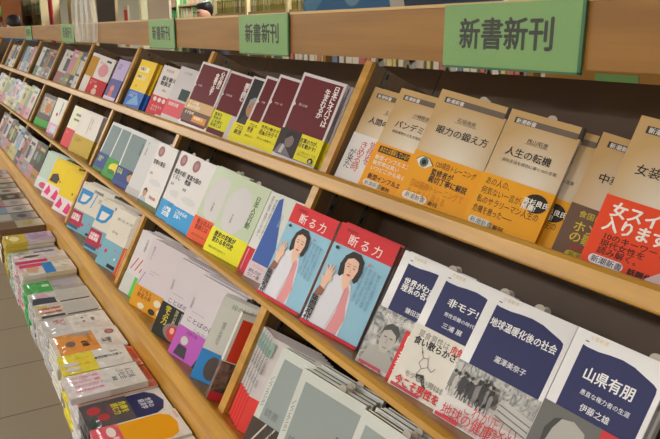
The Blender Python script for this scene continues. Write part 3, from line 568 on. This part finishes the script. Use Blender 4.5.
# far books, too small in the photo to show their parts
PAL=dict(white=(216,212,206),cream=(208,198,170),dark=(56,52,54),navy=(50,66,120),yellow=(206,186,50),olive=(130,124,60),pink=(206,110,140),red=(196,46,50),green=(70,140,70),teal=(70,150,140),orange=(216,120,50),brown=(140,96,60),grey=(140,142,142),lilac=(160,146,196),sky=(110,160,206))
for k_ in PAL:
    c_=PAL[k_]; a_=sum(c_)/3; PAL[k_]=tuple(int((.66*v+.34*a_)*(.84 if k_ in('white','cream') else .92)) for v in c_)
def far_book(S,X,M,phi,W,H,cols,shelf,n,pos):
    a,b,c,d_=cols
    g=G(); T=.02 if phi>20 else .011
    g.box(0,W,0,.001,0,H,mat(PAL[a])); g.box(0,W,T-.001,T,0,H,mat(PAL[a])); g.box(W-.001,W,.001,T-.001,0,H,mat(PAL[a])); g.box(.002,W-.001,.001,T-.001,.002,H-.002,PAGE)
    els=[('r',0,0,1,.34,mat(PAL[b])),('e',.3+.4*random.random(),.62,.2,.12,mat(PAL[c])),('r',.15,.82,.8,.90,mat(PAL[d_])),('r',.15,.12,.75,.20,mat(PAL[c]))]
    if random.random()<.4: els.append(('r',.04,.4,.4,.78,mat(PAL[d_])))
    draw(g,els,W,H,0)
    o=g.obj('paperback_book',None,place(X,S,M,phi,random.uniform(-2,2)))
    tag(o,f'distant {a} book with {b} band, {pos} on the {shelf} shelf','book','distant books on the '+shelf+' shelf')
def far_run(S,shelf,lst):
    for i,(X,cols) in enumerate(lst):
        pos='%s from the right'%(['first']+ORD+['%dth'%k for k in range(12,60)])[i]
        far_book(S,X,*((.645,24) if shelf=='top' else (.621,5)),random.uniform(.108,.122),random.uniform(.168,.182),cols,shelf,i,pos)
divs=[-3.19,-3.90,-4.61,-5.32,-6.03]
def xs_run(a,b,step,avoid=True):
    out=[]; x=a
    while x>b:
        hit=[] if not avoid else [d for d in divs if d-.125<x<d+.022]
        if not hit: out.append(x)
        else: x=min(x,hit[0]-.125); out.append(x)
        x-=step
    return out
seq1=[('navy','white','sky','white'),('yellow','dark','white','olive'),('pink','olive','yellow','white'),('white','brown','grey','dark'),
 ('white','red','brown','orange'),('navy','sky','dark','white'),('orange','brown','white','dark'),('brown','grey','white','cream'),('dark','white','grey','green'),('white','green','dark','grey'),('white','dark','green','teal'),('pink','white','brown','grey'),('white','sky','grey','teal'),('sky','white','grey','orange'),('dark','orange','brown','red'),('white','orange','dark','grey'),('cream','white','green','dark')]
far_run(S1,'top',[(x,seq1[i%len(seq1)]) for i,x in enumerate(xs_run(-3.33,-6.1,.115))])
seq2=[('cream','pink','red','green'),('green','red','brown','yellow'),('yellow','pink','dark','olive'),('white','green','teal','grey'),('grey','yellow','white','lilac'),('white','grey','dark','pink'),('lilac','yellow','olive','dark'),('grey','white','yellow','green')]
far_run(S2,'middle',[(x,seq2[i%len(seq2)]) for i,x in enumerate(xs_run(-4.06,-5.7,.125,False))])
seq3=[('dark','orange','green','yellow'),('dark','pink','grey','red'),('white','grey','lilac','dark'),('grey','pink','green','red'),('dark','navy','pink','white'),('sky','yellow','lilac','navy'),('white','yellow','grey','dark')]
far_run(S3,'bottom',[(x,seq3[i%len(seq3)]) for i,x in enumerate(xs_run(-3.27,-4.8,.13,False))])

# ------------------------------------------------------------------ flat stacks on the ledge
# flat book: local x = its width, runs along the shelf; local z(height of the cover) runs along +Y, spine to the left of the reader
TT=.5747
def flat_parts(r,L,Wd,T,d,detail=True):
    """lies face up: title top towards the bookcase (+Y)"""
    cm=wrap(d['cover'])
    t=.0006
    g=G(); g.box(0,Wd,0,L,T-t,T,cm); g.box(0,Wd,0,L,0,t,cm); g.box(Wd-t,Wd+.0003,0,L,t,T-t,mat(d.get('spine',(206,202,196)),.4,.3)); g.obj('cover',r)
    g=G(); g.box(.001,Wd-.001,.0015,L-.0015,t,T-t,PAGEL); g.obj('page_block',r)
    def lay(name,els,z,par,base=None):
        g=G(); h=G(); draw(h,els,Wd,L,0)
        h.v=[(x,zz,z-y) for x,y,zz in h.v]; o=h.obj(name,par); return o
    if d.get('band'):
        v0,v1,bc,bels=d['band']; e=.0005; b=wrap(bc)
        g=G(); g.box(-e,Wd+e+.0003,v0*L-(e if v0==0 else 0),v1*L,.0,T+e,b); bo=g.obj('paper_band',r)
        if bels and detail: lay('band_print',bels,T+e,bo)
    if d.get('els') and detail: lay('cover_print',d['els'],T,r)
def wrap(col):
    k=('wrap',col)
    if k in _m: return _m[k]
    m=bpy.data.materials.new('shrink_wrapped_cover'); m.use_nodes=True; nt=m.node_tree; b=nt.nodes['Principled BSDF']
    b.inputs['Base Color'].default_value=lin(col); b.inputs['Roughness'].default_value=.45; b.inputs['Coat Weight'].default_value=.8; b.inputs['Coat Roughness'].default_value=.14
    tc=nt.nodes.new('ShaderNodeTexCoord'); n=nt.nodes.new('ShaderNodeTexNoise'); n.inputs['Scale'].default_value=11; n.inputs['Detail'].default_value=1.5
    mp=nt.nodes.new('ShaderNodeMapping'); mp.inputs['Scale'].default_value=(1,2.2,1)
    bp=nt.nodes.new('ShaderNodeBump'); bp.inputs['Strength'].default_value=.7; bp.inputs['Distance'].default_value=.07
    nt.links.new(tc.outputs['Object'],mp.inputs['Vector']); nt.links.new(mp.outputs[0],n.inputs['Vector']); nt.links.new(n.outputs['Fac'],bp.inputs['Height']); nt.links.new(bp.outputs[0],b.inputs['Coat Normal'])
    _m[k]=m; return m
FD=dict(
 a=dict(cover=(222,218,212),short='white with a small orange print',els=[('e',.5,.72,.4,.16,(226,150,40)),('t',.12,.97,.010,'文庫',(220,140,60),{})],band=(0.,.34,(216,80,100),[('t',.1,.3,.014,'大反響',WH,{'b':.03})])),
 b=dict(cover=(224,222,220),short='white with a big golden panel',els=[('p',[(.04,.3),(.04,.80),(.2,.90),(.5,.93),(.85,.88),(.96,.78),(.96,.3)],(236,164,16)),('t',.08,.985,.007,'岩波新書',(226,150,70),{})],band=(0.,.30,(226,84,104),[('e',.25,.2,.18,.05,(240,224,220)),('e',.7,.12,.15,.05,(240,224,220)),('t',.45,.26,.012,'新刊',(250,220,220),{'b':.03})]),spine=(226,224,220)),
 c=dict(cover=(224,224,226),short='white with a navy panel',els=[('p',[(.03,.3),(.03,.80),(.2,.90),(.55,.96),(.85,.90),(.97,.80),(.97,.3)],(42,46,96)),('t',.30,.83,.014,'世界の\n経済学',(220,224,240),{'b':.02})],band=(0.,.56,(70,66,74),[('e',.3,.14,.16,.08,(190,60,70)),('e',.62,.22,.14,.07,(176,60,66)),('e',.4,.33,.2,.05,(120,70,90)),('t',.2,.53,.016,'危機を\n読む力',(222,210,60),{'b':.03}),('e',.75,.06,.14,.05,(60,80,70))]),spine=(214,210,206)),
 d=dict(cover=(222,222,222),short='white with rows of pink lettering',els=[('t',.18,.90,.017,'人口減\n少社会',K,{'b':.0}),('t',.45,.66,.011,'講談',K,{})],band=(0.,.50,(226,220,224),[('v',.16+.2*i,.46,.014,['増え続ける','働く人々の','これからを','考えるため'][i],(222,120,160),{'a':'c','b':.02}) for i in range(4)])),
 e=dict(cover=(226,226,226),short='white with a yellow band',els=[('v',.45,.92,.014,'上司の教科書',K,{'a':'c','b':.02}),('v',.25,.86,.009,'中原',K,{'a':'c'})],band=(.0,.50,(234,218,52),[('v',.3,.44,.011,'あなたの',(226,150,60),{'a':'c'}),('v',.6,.42,.012,'部下育成',(226,140,50),{'a':'c'}),('e',.8,.15,.1,.12,(214,206,200)),('e',.55,.14,.1,.12,(214,206,200))])),
 dd=dict(cover=(224,74,44),short='red with white page edges',els=[('t',.7,.99,.012,'新',(240,226,220),{})],spine=(214,206,200)),
 ee=dict(cover=(226,78,44),short='bright orange-red with a green foot',els=[('t',.7,.99,.012,'刊',(240,226,220),{})],band=(0.,.16,(226,70,40),[('r',.55,.0,1,.16,(120,190,50))]),spine=(120,190,50)),
 f=dict(cover=(222,220,218),short='white with an orange band',els=[('e',.22,.86,.12,.07,(150,96,100)),('e',.22,.86,.07,.04,(176,130,130)),('t',.5,.82,.012,'医師の\n心得',K,{'b':.01})],band=(.06,.62,(230,150,62),[('e',.5,.25,.14,.07,(120,100,90)),('p',[(.1,.2),(.0,.58),(.2,.6)],(160,156,160)),('t',.45,.5,.018,'必読',(60,40,30),{'b':.04}),('t',.15,.56,.008,'白い巨塔の人々',(150,60,30),{})])),
 f0=dict(cover=(224,222,222),short='glossy white with black and red squares',els=[('r',.2,.60,.26,.64,K),('r',.4,.60,.46,.64,K),('t',.3,.8,.011,'論点',K,{'b':.01})],band=(0.,.4,(206,206,210),[('t',.1,.36,.016,'今こそ\n問う',(190,60,60),{'b':.02})])),
 g2=dict(cover=(222,220,216),short='nearer grey with a dark striped edge',els=[('r',.03,.45,.9,.98,(184,184,182)),('r',.9,.45,.99,.94,(70,72,80))],band=(0.,.45,(206,200,190),[('r',.8,.05,.97,.42,(60,66,84)),('v',.3,.4,.017,'漢字検定',(190,70,60),{'a':'c','b':.04}),('v',.6,.4,.017,'読み書き',(190,90,80),{'a':'c','b':.04}),('r',.05,.02,.2,.2,(200,190,90))])),
 g1=dict(cover=(222,220,216),short='farther grey with a dark striped edge',els=[('r',.03,.45,.9,.98,(186,186,184)),('r',.9,.45,.99,.94,(70,72,80)),('r',.6,.7,.62,.95,(190,150,140))],band=(0.,.45,(200,200,204),[('p',[(.4,.05),(.9,.0),(.95,.4),(.5,.4)],(60,66,84)),('e',.3,.2,.12,.1,(214,150,180))])),
 h=dict(cover=(176,174,178),short='grey with a vivid green band',els=[('r',.1,.5,.5,.9,(170,168,186))],band=(0.,.45,(40,170,80),[('r',.3,.3,.5,.42,(190,220,190))])),
 i=dict(cover=(216,214,206),short='cream with a blue strip and a face',els=[('r',.02,.42,.98,.62,(44,130,206)),('v',.5,.95,.011,'人生論',(120,110,110),{'a':'c'})],band=(0.,.42,(222,210,206),[('e',.5,.22,.25,.12,(206,160,130)),('r',0,0,.3,.42,(206,60,110))]),spine=(206,196,170)),
 j=dict(cover=(214,210,204),short='pale with a magenta strip',els=[('r',.1,.5,.5,.85,(196,190,196))],band=(0.,.62,(222,212,216),[('r',.7,.0,.98,.6,(196,40,100)),('e',.3,.35,.12,.16,(90,86,90)),('v',.4,.2,.014,'読む',(206,50,120),{'a':'c','b':.04})])),
 l=dict(cover=(206,204,196),short='white with blue marks',els=[('r',.2,.5,.5,.9,(90,110,150))],band=(0.,.4,(170,190,180),[('e',.5,.2,.2,.1,(190,90,90))])),
 k=dict(cover=(184,166,206),short='lilac with a golden end',els=[('r',.3,.55,.6,.9,(150,136,180))],band=(0.,.44,(206,180,60),[('e',.5,.2,.3,.1,(226,214,160))])),
)
def stack(key,x0,Wd,L,n,T,yr,where,rot=0,name='paperback_book',lvl=0):
    d=FD[key]; base=None
    for i in range(lvl,n):
        top=(i==n-1)
        jx,jy=(0,0) if top else (random.uniform(-.003,.002),random.uniform(-.004,.003))
        mw=Matrix.Translation((x0+jx,yr-L+jy-.002,TT+i*(T+.0013)))@Matrix.Rotation(math.radians(rot+(0 if top else random.uniform(-1.2,1.2))),4,'Z')
        if base is None:
            base=empty(name,mw,label='x',cat='book'); flat_parts(base,L,Wd,T,d); o=base
        else: o=copy_tree(base); o.matrix_world=mw
        if key!='single': 
            o['label']=('topmost book' if top else '%s book down'%ORD[n-2-i])+' in the flat stack '+d['short']
            o['group']='flat stack of books %s'%d['short']
stack('a',-1.132,.103,.166,9,.0135,.372,'nearest the bottom edge of the photo')
stack('b',-1.243,.104,.168,9,.0138,.372,'beside the fascia at the near end')
stack('c',-1.353,.104,.168,9,.0132,.372,'next to the golden panel stack')
FD['d0']=dict(FD['d'],short='supporting the pink lettering book'); FD['e0']=dict(FD['e'],short='supporting the yellow banded book')
stack('d0',-1.463,.104,.166,8,.0136,.370,'')
stack('dd',-1.465,.106,.166,9,.0136,.373,'',lvl=8)
stack('d',-1.464,.104,.160,10,.0136,.352,'',lvl=9)
stack('e0',-1.574,.104,.160,8,.0137,.368,'')
stack('ee',-1.582,.112,.168,9,.0137,.374,'',lvl=8)
stack('e',-1.573,.102,.150,10,.0137,.352,'',rot=-1.5,lvl=9)
stack('f',-1.730,.128,.166,9,.0135,.372,'between two white stacks')
stack('f0',-1.870,.130,.166,9,.0128,.372,'next to the grey stacks')
stack('g2',-1.985,.106,.166,9,.0128,.372,'halfway along the ledge')
stack('g1',-2.098,.106,.166,9,.0126,.372,'halfway along the ledge')
stack('h',-2.212,.106,.166,9,.0122,.372,'beyond the grey stacks')
stack('i',-2.340,.118,.160,10,.0130,.372,'standing higher than its neighbours')
stack('j',-2.466,.112,.166,10,.0128,.372,'beyond the blue strip stack')
stack('l',-2.600,.122,.166,8,.0130,.372,'beyond the magenta stack')
stack('k',-2.735,.120,.166,10,.0130,.372,'towards the far left')
FAR=[('cream','brown','yellow'),('grey','white','navy'),('white','sky','grey'),('white','pink','lilac'),('dark','white','grey'),('white','cream','brown'),('grey','sky','white'),('cream','dark','white'),('white','pink','dark'),('lilac','white','grey')]
x=-2.86
for i,cols in enumerate(FAR):
    a,b,c=cols
    for j in range(5):
        zb=TT+j*.0273+ (0 if j else 0)
        g=G(); g.box(0,.115,0,.166,0,.026,PAGEL); g.box(-.0003,.1155,-.0003,.1663,.0255,.0262,mat(PAL[a],.3,.5)); g.box(.1148,.1154,0,.166,.0,.026,mat(PAL[b]))
        h=G(); draw(h,[('r',0,0,1,.4,mat(PAL[b],.3,.5)),('e',.5,.65,.25,.12,mat(PAL[c],.3,.5))],.115,.166,0); h.v=[(p,r_,.0263-q) for p,q,r_ in h.v]
        g.add(h.v,[],PAGEL); 
        off=len(g.v)-len(h.v)
        for f,mi in zip(h.f,h.mi): g.f.append(tuple(off+q for q in f)); g.mi.append(g.mid(h.m[mi]))
        o=g.obj('hardcover_book',None,Matrix.Translation((x-.115,.204+random.uniform(-.003,.002),zb)))
        tag(o,('topmost' if j==4 else ORD[3-j]+' down')+f' {a} thick book in the {(["first"]+ORD)[i]} far flat stack','book','far flat stacks on the ledge')
    x-=.135

# ------------------------------------------------------------------ the shop around
FL=noise_mat('floor_tile',(128,120,104),(140,132,116),3,.45)
nt=FL.node_tree; b=nt.nodes['Principled BSDF']
br=nt.nodes.new('ShaderNodeTexBrick'); br.offset=0; br.inputs['Scale'].default_value=1; br.inputs['Brick Width'].default_value=.45; br.inputs['Row Height'].default_value=.45
br.inputs['Mortar Size'].default_value=.004; br.inputs['Mortar'].default_value=lin((78,72,64)); br.inputs['Color1'].default_value=lin((134,126,110)); br.inputs['Color2'].default_value=lin((128,120,106))
tc=nt.nodes.new('ShaderNodeTexCoord'); nt.links.new(tc.outputs['Object'],br.inputs['Vector']); nt.links.new(br.outputs['Color'],b.inputs['Base Color'])
def struct(name,dims,m):
    g=G(); g.box(*dims,m); return tag(g.obj(name),kind='structure')
struct('floor',(-16,4,-2.6,6.2,-.1,0),FL)
struct('ceiling',(-16,4,-2.6,6.2,2.7,2.8),mat((214,212,204),.8))
struct('wall_back',(-16,4,6.2,6.3,0,2.7),mat((186,178,158),.7))
struct('wall_front',(-16,4,-2.7,-2.6,0,2.7),mat((190,182,166),.7))
struct('wall_left',(-16.1,-16,-2.6,6.2,0,2.7),mat((186,184,170),.7))
struct('wall_right',(4,4.1,-2.6,6.2,0,2.7),mat((190,182,166),.7))

# light tubes on the ceiling
TUBE=bpy.data.materials.new('lit_tube'); TUBE.use_nodes=True; bb=TUBE.node_tree.nodes['Principled BSDF']; bb.inputs['Emission Color'].default_value=(1,.96,.88,1); bb.inputs['Emission Strength'].default_value=6
for i,(x,y) in enumerate([(x,y) for y in (-2.1,3.0,5.2) for x in (-13,-10.6,-8.2,-5.8,-3.4,-1.0,1.6)]):
    r=empty('ceiling_light',Matrix.Translation((x,y,2.7)),label='white ceiling lamp %s, %s one from the far end'%(('behind the camera','over the next aisle','along the back wall')[i//7],(['first']+ORD)[i%7]),cat='ceiling light',group='fluorescent ceiling lamps')
    g=G(); g.box(-.62,.62,-.09,.09,-.03,-.0005,mat((230,230,226),.5)); g.obj('housing',r)
    g=G(); g.tube([(-.58,0,-.048),(.58,0,-.048)],.016,TUBE,10); g.obj('tube',r)
    L=bpy.data.lights.new('tube_light','AREA'); L.shape='RECTANGLE'; L.size=1.2; L.size_y=.3; L.energy=(58 if y<0 else 46); L.color=(1,.98,.94)
    lo=bpy.data.objects.new('tube_light',L); C.objects.link(lo); lo.location=(x,y,2.62)

# ---- bookcases across the next aisle
def spine_row(x0,x1,y,z,hmax,cols,label,grp,n0=0):
    if x0>-2.05 and y<2.5: return
    x=x0; i=0; proto=None
    while x<x1-.03:
        w=random.choice([.035,.05,.06,.075]); h=hmax*random.uniform(.8,1); c=random.choice(cols)
        g=G(); m=mat(c,.45); T=.13
        g.box(0,w-.002,.0,T,0,h,m); 
        g.poly([(.004,-.0003,h*.45),(w-.006,-.0003,h*.45),(w-.006,-.0003,h*.85),(.004,-.0003,h*.85)],mat(tuple(min(255,v+46) for v in c),.5))
        g.box(.001,w-.003,.001,T-.002,h,h+.0006,PAGE)
        o=g.obj('shelved_book',None,Matrix.Translation((x,y,z+.0006)))
        tag(o,label,'book',grp)
        x+=w+random.choice([.001,.001,.02]); i+=1
def far_case(x0,x1,y,top,label,wood,shelves,sets,post=(206,190,150)):
    r=empty('wall_bookcase',Matrix.Translation((x0,y,0)),label=label,cat='bookcase'); W=x1-x0; w=mat(wood,.5); p=mat(post,.5)
    n=max(1,round(W/.9))
    for k in range(n+1):
        g=G(); q=W*k/n; g.box(q-.02,q+.02,-.02,.30,0,top,p); g.obj('upright',r)
    for z in shelves:
        g=G(); g.box(.021,W-.021,-.005,.29,z-.025,z,w); g.obj('shelf',r)
    g=G(); g.box(0,W,.301,.315,0,top,w); g.obj('back_panel',r)
    for z,cols,h,lb in sets:
        for k in range(n):
            spine_row(x0+W*k/n+.025,x0+W*(k+1)/n-.025,y+.02,z,h,cols,lb,lb.split(' with')[0]+' on the '+label.split(' with')[0])
    return r
YG=[(112,108,46),(126,120,52),(100,108,50),(134,128,86)]
PGc=[(206,190,176),(70,170,110),(214,170,160),(196,206,180)]
MX=[(206,200,190),(190,60,60),(70,100,170),(206,180,70),(214,206,190),(206,150,150)]
far_case(-7.6,-4.9,3.0,1.83,'pale bookcase across the aisle with yellow-green spines',(166,140,90),(.3,.65,1.0,1.33,1.66),
  [(1.33,YG,.26,'yellow-green spine in the bookcase behind the person'),(1.66,[(130,124,50),(150,146,110),(120,112,50)],.15,'pale yellow spine in the top compartment')])
LOW=far_case(-4.8,-.4,2.3,1.56,'low oak bookcase across the aisle with many mixed spines',(176,130,60),(.5,.85,1.17,1.55),
  [(1.17,[(206,200,186),(176,90,80),(100,120,150),(206,190,120),(204,194,180),(206,202,190),(190,184,120),(206,202,190),(196,190,176)],.24,'mixed spine in the low oak bookcase')],post=(170,130,66))
g=G(); g.box(2.75,4.37,-.045,-.0225,1.171,1.511,mat((160,116,50),.5)); o=g.obj('closing_board',LOW)
g=G(); g.box(0,.19,0,.002,0,.045,mat((112,158,92),.5)); o=g.obj('shelf_label',None,Matrix.Translation((-1.80,2.2525,1.262))); tag(o,'small green blank label on the oak board behind, upper right','shelf label')
far_case(-9.8,-7.9,3.0,2.0,'bookcase behind the pink panel with green and cream stripes',(190,176,140),(.6,1.1,1.5,1.8),
  [(1.5,PGc,.26,'green or cream spine behind the header'),(1.8,PGc,.18,'green or cream spine on the high shelf')],post=(170,196,150))
# posters on the low case
def board(name,label,cat,x,y,z,w,h,d,els,base,foot=True):
    r=empty(name,Matrix.Translation((x,y,z)),label=label,cat=cat)
    g=G(); g.box(0,w,0,d,0,h,mat(base,.4,.2)); p=g.obj('panel',r); g=G(); draw(g,els,w,h,0,.0006); g.obj('panel_print',p)
    if foot:
        g=G(); g.box(.05,w-.05,d+.0005,d+.12,0,.012,mat((190,186,176),.5)); g.prism([(d+.0005,.013),(d+.11,.013),(d+.0005,h*.7)],0,w*.45,w*.5,mat((190,186,176),.5)); g.obj('stand',r)
    return r
board('poster_board','long blue poster board with a white slanting stripe on the low bookcase','poster',-4.45,2.42,1.551,1.95,.34,.012,[('r',.0,0,1,1,(60,120,176)),('p',[(.05,0),(.2,.6),(.36,1),(.22,1),(.0,.3)],(90,150,196)),('p',[(.55,.0),(.62,.0),(.56,1),(.49,1)],(206,204,200)),('p',[(.62,0),(1,0),(1,1),(.56,1)],(46,66,92)),('e',.33,.4,.05,.2,(120,170,200))],(60,120,176))
board('picture_panel','pale patterned panel on the low bookcase just above the biggest sign','poster',-2.46,2.42,1.551,.62,.30,.012,[('r',.0,0,1,1,(176,180,170)),('r',.1,.1,.4,.7,(120,150,170)),('r',.5,.2,.9,.8,(190,150,130))],(176,180,170))
board('standing_board','pale pink standing panel behind the header, above a green sign','panel',-9.15,2.7,.0,.85,2.15,.03,[('r',.03,.01,.97,.99,(206,190,170))],(200,186,164),False)
board('standing_board','dark grey standing panel behind the header, left of the pink one','panel',-11.6,2.6,0,1.2,2.15,.03,[('r',.04,.01,.96,.99,(58,62,62))],(190,170,130),False)
board('standing_board','tan standing panel left of the dark grey one','panel',-13.9,2.6,0,2.1,2.15,.03,[('r',.03,.01,.97,.99,(176,146,96))],(176,146,96),False)
board('banner','red banner on a pale post behind the header','banner',-10.2,2.65,0,.26,1.82,.02,[('p',[(.1,.7),(.9,.7),(.8,.97),(.2,.97)],(206,60,60))],(206,196,170))
g=G(); g.box(0,.09,0,.09,0,2.4,mat((206,196,170),.6)); o=g.obj('post',None,Matrix.Translation((-10.12,2.86,0))); tag(o,'pale post carrying the red banner','post')
# far end of the shop
far_case(-15.9,-14.1,1.52,2.1,'brown bookcase at the far left end with orange shelves',(150,90,50),(.6,1.0,1.4,1.75),[(1.4,MX,.25,'small spine at the far left'),(1.75,[(120,190,60),(206,206,180)],.2,'green spine at the far left')],post=(150,90,50))
far_case(-15.9,-13.75,2.12,2.2,'pale far wall bookcase with olive and cream spines',(190,180,140),(1.0,1.45,1.8),[(1.45,YG,.24,'olive spine in the far wall bookcase'),(1.8,PGc,.2,'cream spine in the far wall bookcase')])
board('banner','narrow red banner standing at the far left','banner',-12.6,2.05,0,.30,2.0,.02,[('r',.1,.6,.9,.98,(190,36,44)),('r',.5,.6,.95,.85,(60,40,60))],(200,60,60))

# ------------------------------------------------------------------ people
def skin_body(name,verts,edges,m,parent,root=0,sub=2):
    me=bpy.data.meshes.new(name); me.from_pydata([v[:3] for v in verts],edges,[]); me.materials.append(m)
    o=bpy.data.objects.new(name,me); C.objects.link(o); o.parent=parent
    sk=o.modifiers.new('skin','SKIN'); 
    for i,v in enumerate(verts):
        sv=me.skin_vertices[0].data[i]; sv.radius=(v[3],v[4] if len(v)>4 else v[3]); sv.use_root=(i==root)
    s=o.modifiers.new('sub','SUBSURF'); s.levels=sub; s.render_levels=sub
    dg=bpy.context.evaluated_depsgraph_get(); nm=bpy.data.meshes.new_from_object(o.evaluated_get(dg)); o.modifiers.clear(); o.data=nm
    if not nm.materials: nm.materials.append(m)
    for p in nm.polygons: p.use_smooth=True
    return o
def person(label,x,y,rz,lean,hair_c,top_c,leg_c,h=1.68):
    r=empty('person',Matrix.Translation((x,y,0))@Matrix.Rotation(rz,4,'Z'),label=label,cat='person')
    sk=mat((196,150,124),.55); s=h/1.7
    def B(z,fx=0,fy=0):   # bend everything above the hips forward (-y)
        if z<=.92: return (fx*s,fy*s,z*s)
        a=lean; dz=z-.92; return (fx*s,(fy*math.cos(a)-dz*math.sin(a))*s,(.92+dz*math.cos(a)+fy*math.sin(a))*s)
    J=[B(.92)+(.13*s,.10*s),B(1.10)+(.12*s,.09*s),B(1.32)+(.15*s,.10*s),B(1.42)+(.09*s,.08*s),B(1.49)+(.048*s,.048*s),B(1.56,0,-.02)+(.074*s,.085*s),B(1.66,0,-.01)+(.088*s,.095*s)]
    E=[(0,1),(1,2),(2,3),(3,4),(4,5),(5,6)]
    for sx in (-1,1):
        i=len(J); J+=[B(1.38,sx*.17)+(.055*s,),B(1.12,sx*.22,-.02)+(.042*s,),B(.98,sx*.20,-.20)+(.032*s,),B(.96,sx*.18,-.28)+(.03*s,.018*s),B(.95,sx*.165,-.34)+(.012*s,)]
        E+=[(3,i),(i,i+1),(i+1,i+2),(i+2,i+3),(i+3,i+4)]
        i=len(J); J+=[B(.86,sx*.09)+(.085*s,),B(.48,sx*.10,-.01)+(.058*s,),B(.08,sx*.10,.02)+(.04*s,),B(.04,sx*.11,-.12)+(.035*s,.028*s)]
        E+=[(0,i),(i,i+1),(i+1,i+2),(i+2,i+3)]
    skin_body('body',J,E,sk,r)
    # face details
    fz=1.60
    g=G()
    nose=[Vector(B(fz+.02,0,-.10)),Vector(B(fz-.02,-.014,-.10)),Vector(B(fz-.02,.014,-.10)),Vector(B(fz-.018,0,-.125))]
    g.add([tuple(v) for v in nose],[(0,1,3),(0,3,2),(1,2,3),(0,2,1)],sk); g.obj('nose',r)
    for sx in (-1,1):
        g=G(); c=Vector(B(fz+.02,sx*.032,-.098)); g.tube([tuple(c+Vector((-.012,0,0))),tuple(c+Vector((.012,0,0)))],.006,mat((40,30,30),.3),6); g.obj('eye',r)
    g=G(); c=Vector(B(fz-.045,0,-.094)); g.tube([tuple(c+Vector((-.022,0,0))),tuple(c+Vector((.022,0,0)))],.005,mat((170,90,84),.5),6); g.obj('mouth',r)
    skin_body('hair',[B(1.55,0,.035)+(.055*s,),B(1.62,0,.022)+(.083*s,),B(1.675,0,.008)+(.086*s,),B(1.71,0,.002)+(.06*s,)],[(0,1),(1,2),(2,3)],mat(hair_c,.5),r)
    T=[B(.80)+(.165*s,.13*s),B(1.10)+(.14*s,.105*s),B(1.32)+(.165*s,.115*s),B(1.42)+(.10*s,.09*s)]; E=[(0,1),(1,2),(2,3)]
    for sx in (-1,1):
        i=len(T); T+=[B(1.38,sx*.175)+(.07*s,),B(1.12,sx*.225,-.02)+(.056*s,),B(1.0,sx*.203,-.17)+(.045*s,)]; E+=[(3,i),(i,i+1),(i+1,i+2)]
    skin_body('jacket',T,E,mat(top_c,.8),r)
    T=[B(.93)+(.155*s,.125*s)]; E=[]
    for sx in (-1,1):
        i=len(T); T+=[B(.84,sx*.09)+(.10*s,),B(.48,sx*.10,-.01)+(.075*s,),B(.10,sx*.10,.015)+(.06*s,)]; E+=[(0,i),(i,i+1),(i+1,i+2)]
    skin_body('trousers',T,E,mat(leg_c,.8),r)
    for sx in (-1,1):
        g=G(); g.prism([(-.20,0),(.06,0),(.06,.10),(-.02,.10),(-.16,.06),(-.20,.04)],0,sx*.11*s-.045,sx*.11*s+.045,mat((40,36,34),.5)); g.obj('shoe',r,bevel=.01)
    return r
person('person with short black hair looking down behind the bookcase header',-6.72,2.62,math.radians(20),math.radians(8),(24,22,24),(60,60,70),(50,50,60),1.75)
person('person in blue and grey bending over at the far left behind the header',-8.35,1.12,math.radians(-70),math.radians(24),(30,26,26),(44,84,130),(60,60,66),1.68)

# ------------------------------------------------------------------ camera
R=((0.50985475,0.2260077,-0.83004136),(0.39357736,-0.91925181,-0.00854259),(0.76494771,0.32233001,0.55763641))
# rows: rack x, rack z(up), rack y(in) written in camera axes (right, down, forward)
def rack_vec(c): 
    x,s_,m_=[sum(R[i][k]*c[k] for k in range(3)) for i in range(3)]
    return Vector((x,m_,s_))
rot=RACK.to_3x3()
right=rot@rack_vec((1,0,0)); upv=rot@rack_vec((0,-1,0)); back=rot@rack_vec((0,0,-1))
cam=bpy.data.cameras.new('camera'); co=bpy.data.objects.new('camera',cam); C.objects.link(co)
mw=Matrix((right,upv,back)).transposed().to_4x4(); mw.translation=(0,0,CAMZ); co.matrix_world=mw
cam.sensor_width=36; cam.lens=36*687.34/660; cam.clip_start=.02
bpy.context.scene.camera=co
w=bpy.data.worlds.new('w'); bpy.context.scene.world=w; w.use_nodes=True; w.node_tree.nodes['Background'].inputs[0].default_value=(.9,.92,1,1); w.node_tree.nodes['Background'].inputs[1].default_value=.2
vs=bpy.context.scene.view_settings; vs.view_transform='Standard'; vs.look='None'; vs.gamma=1; vs.exposure=-0.18; vs.use_curve_mapping=False
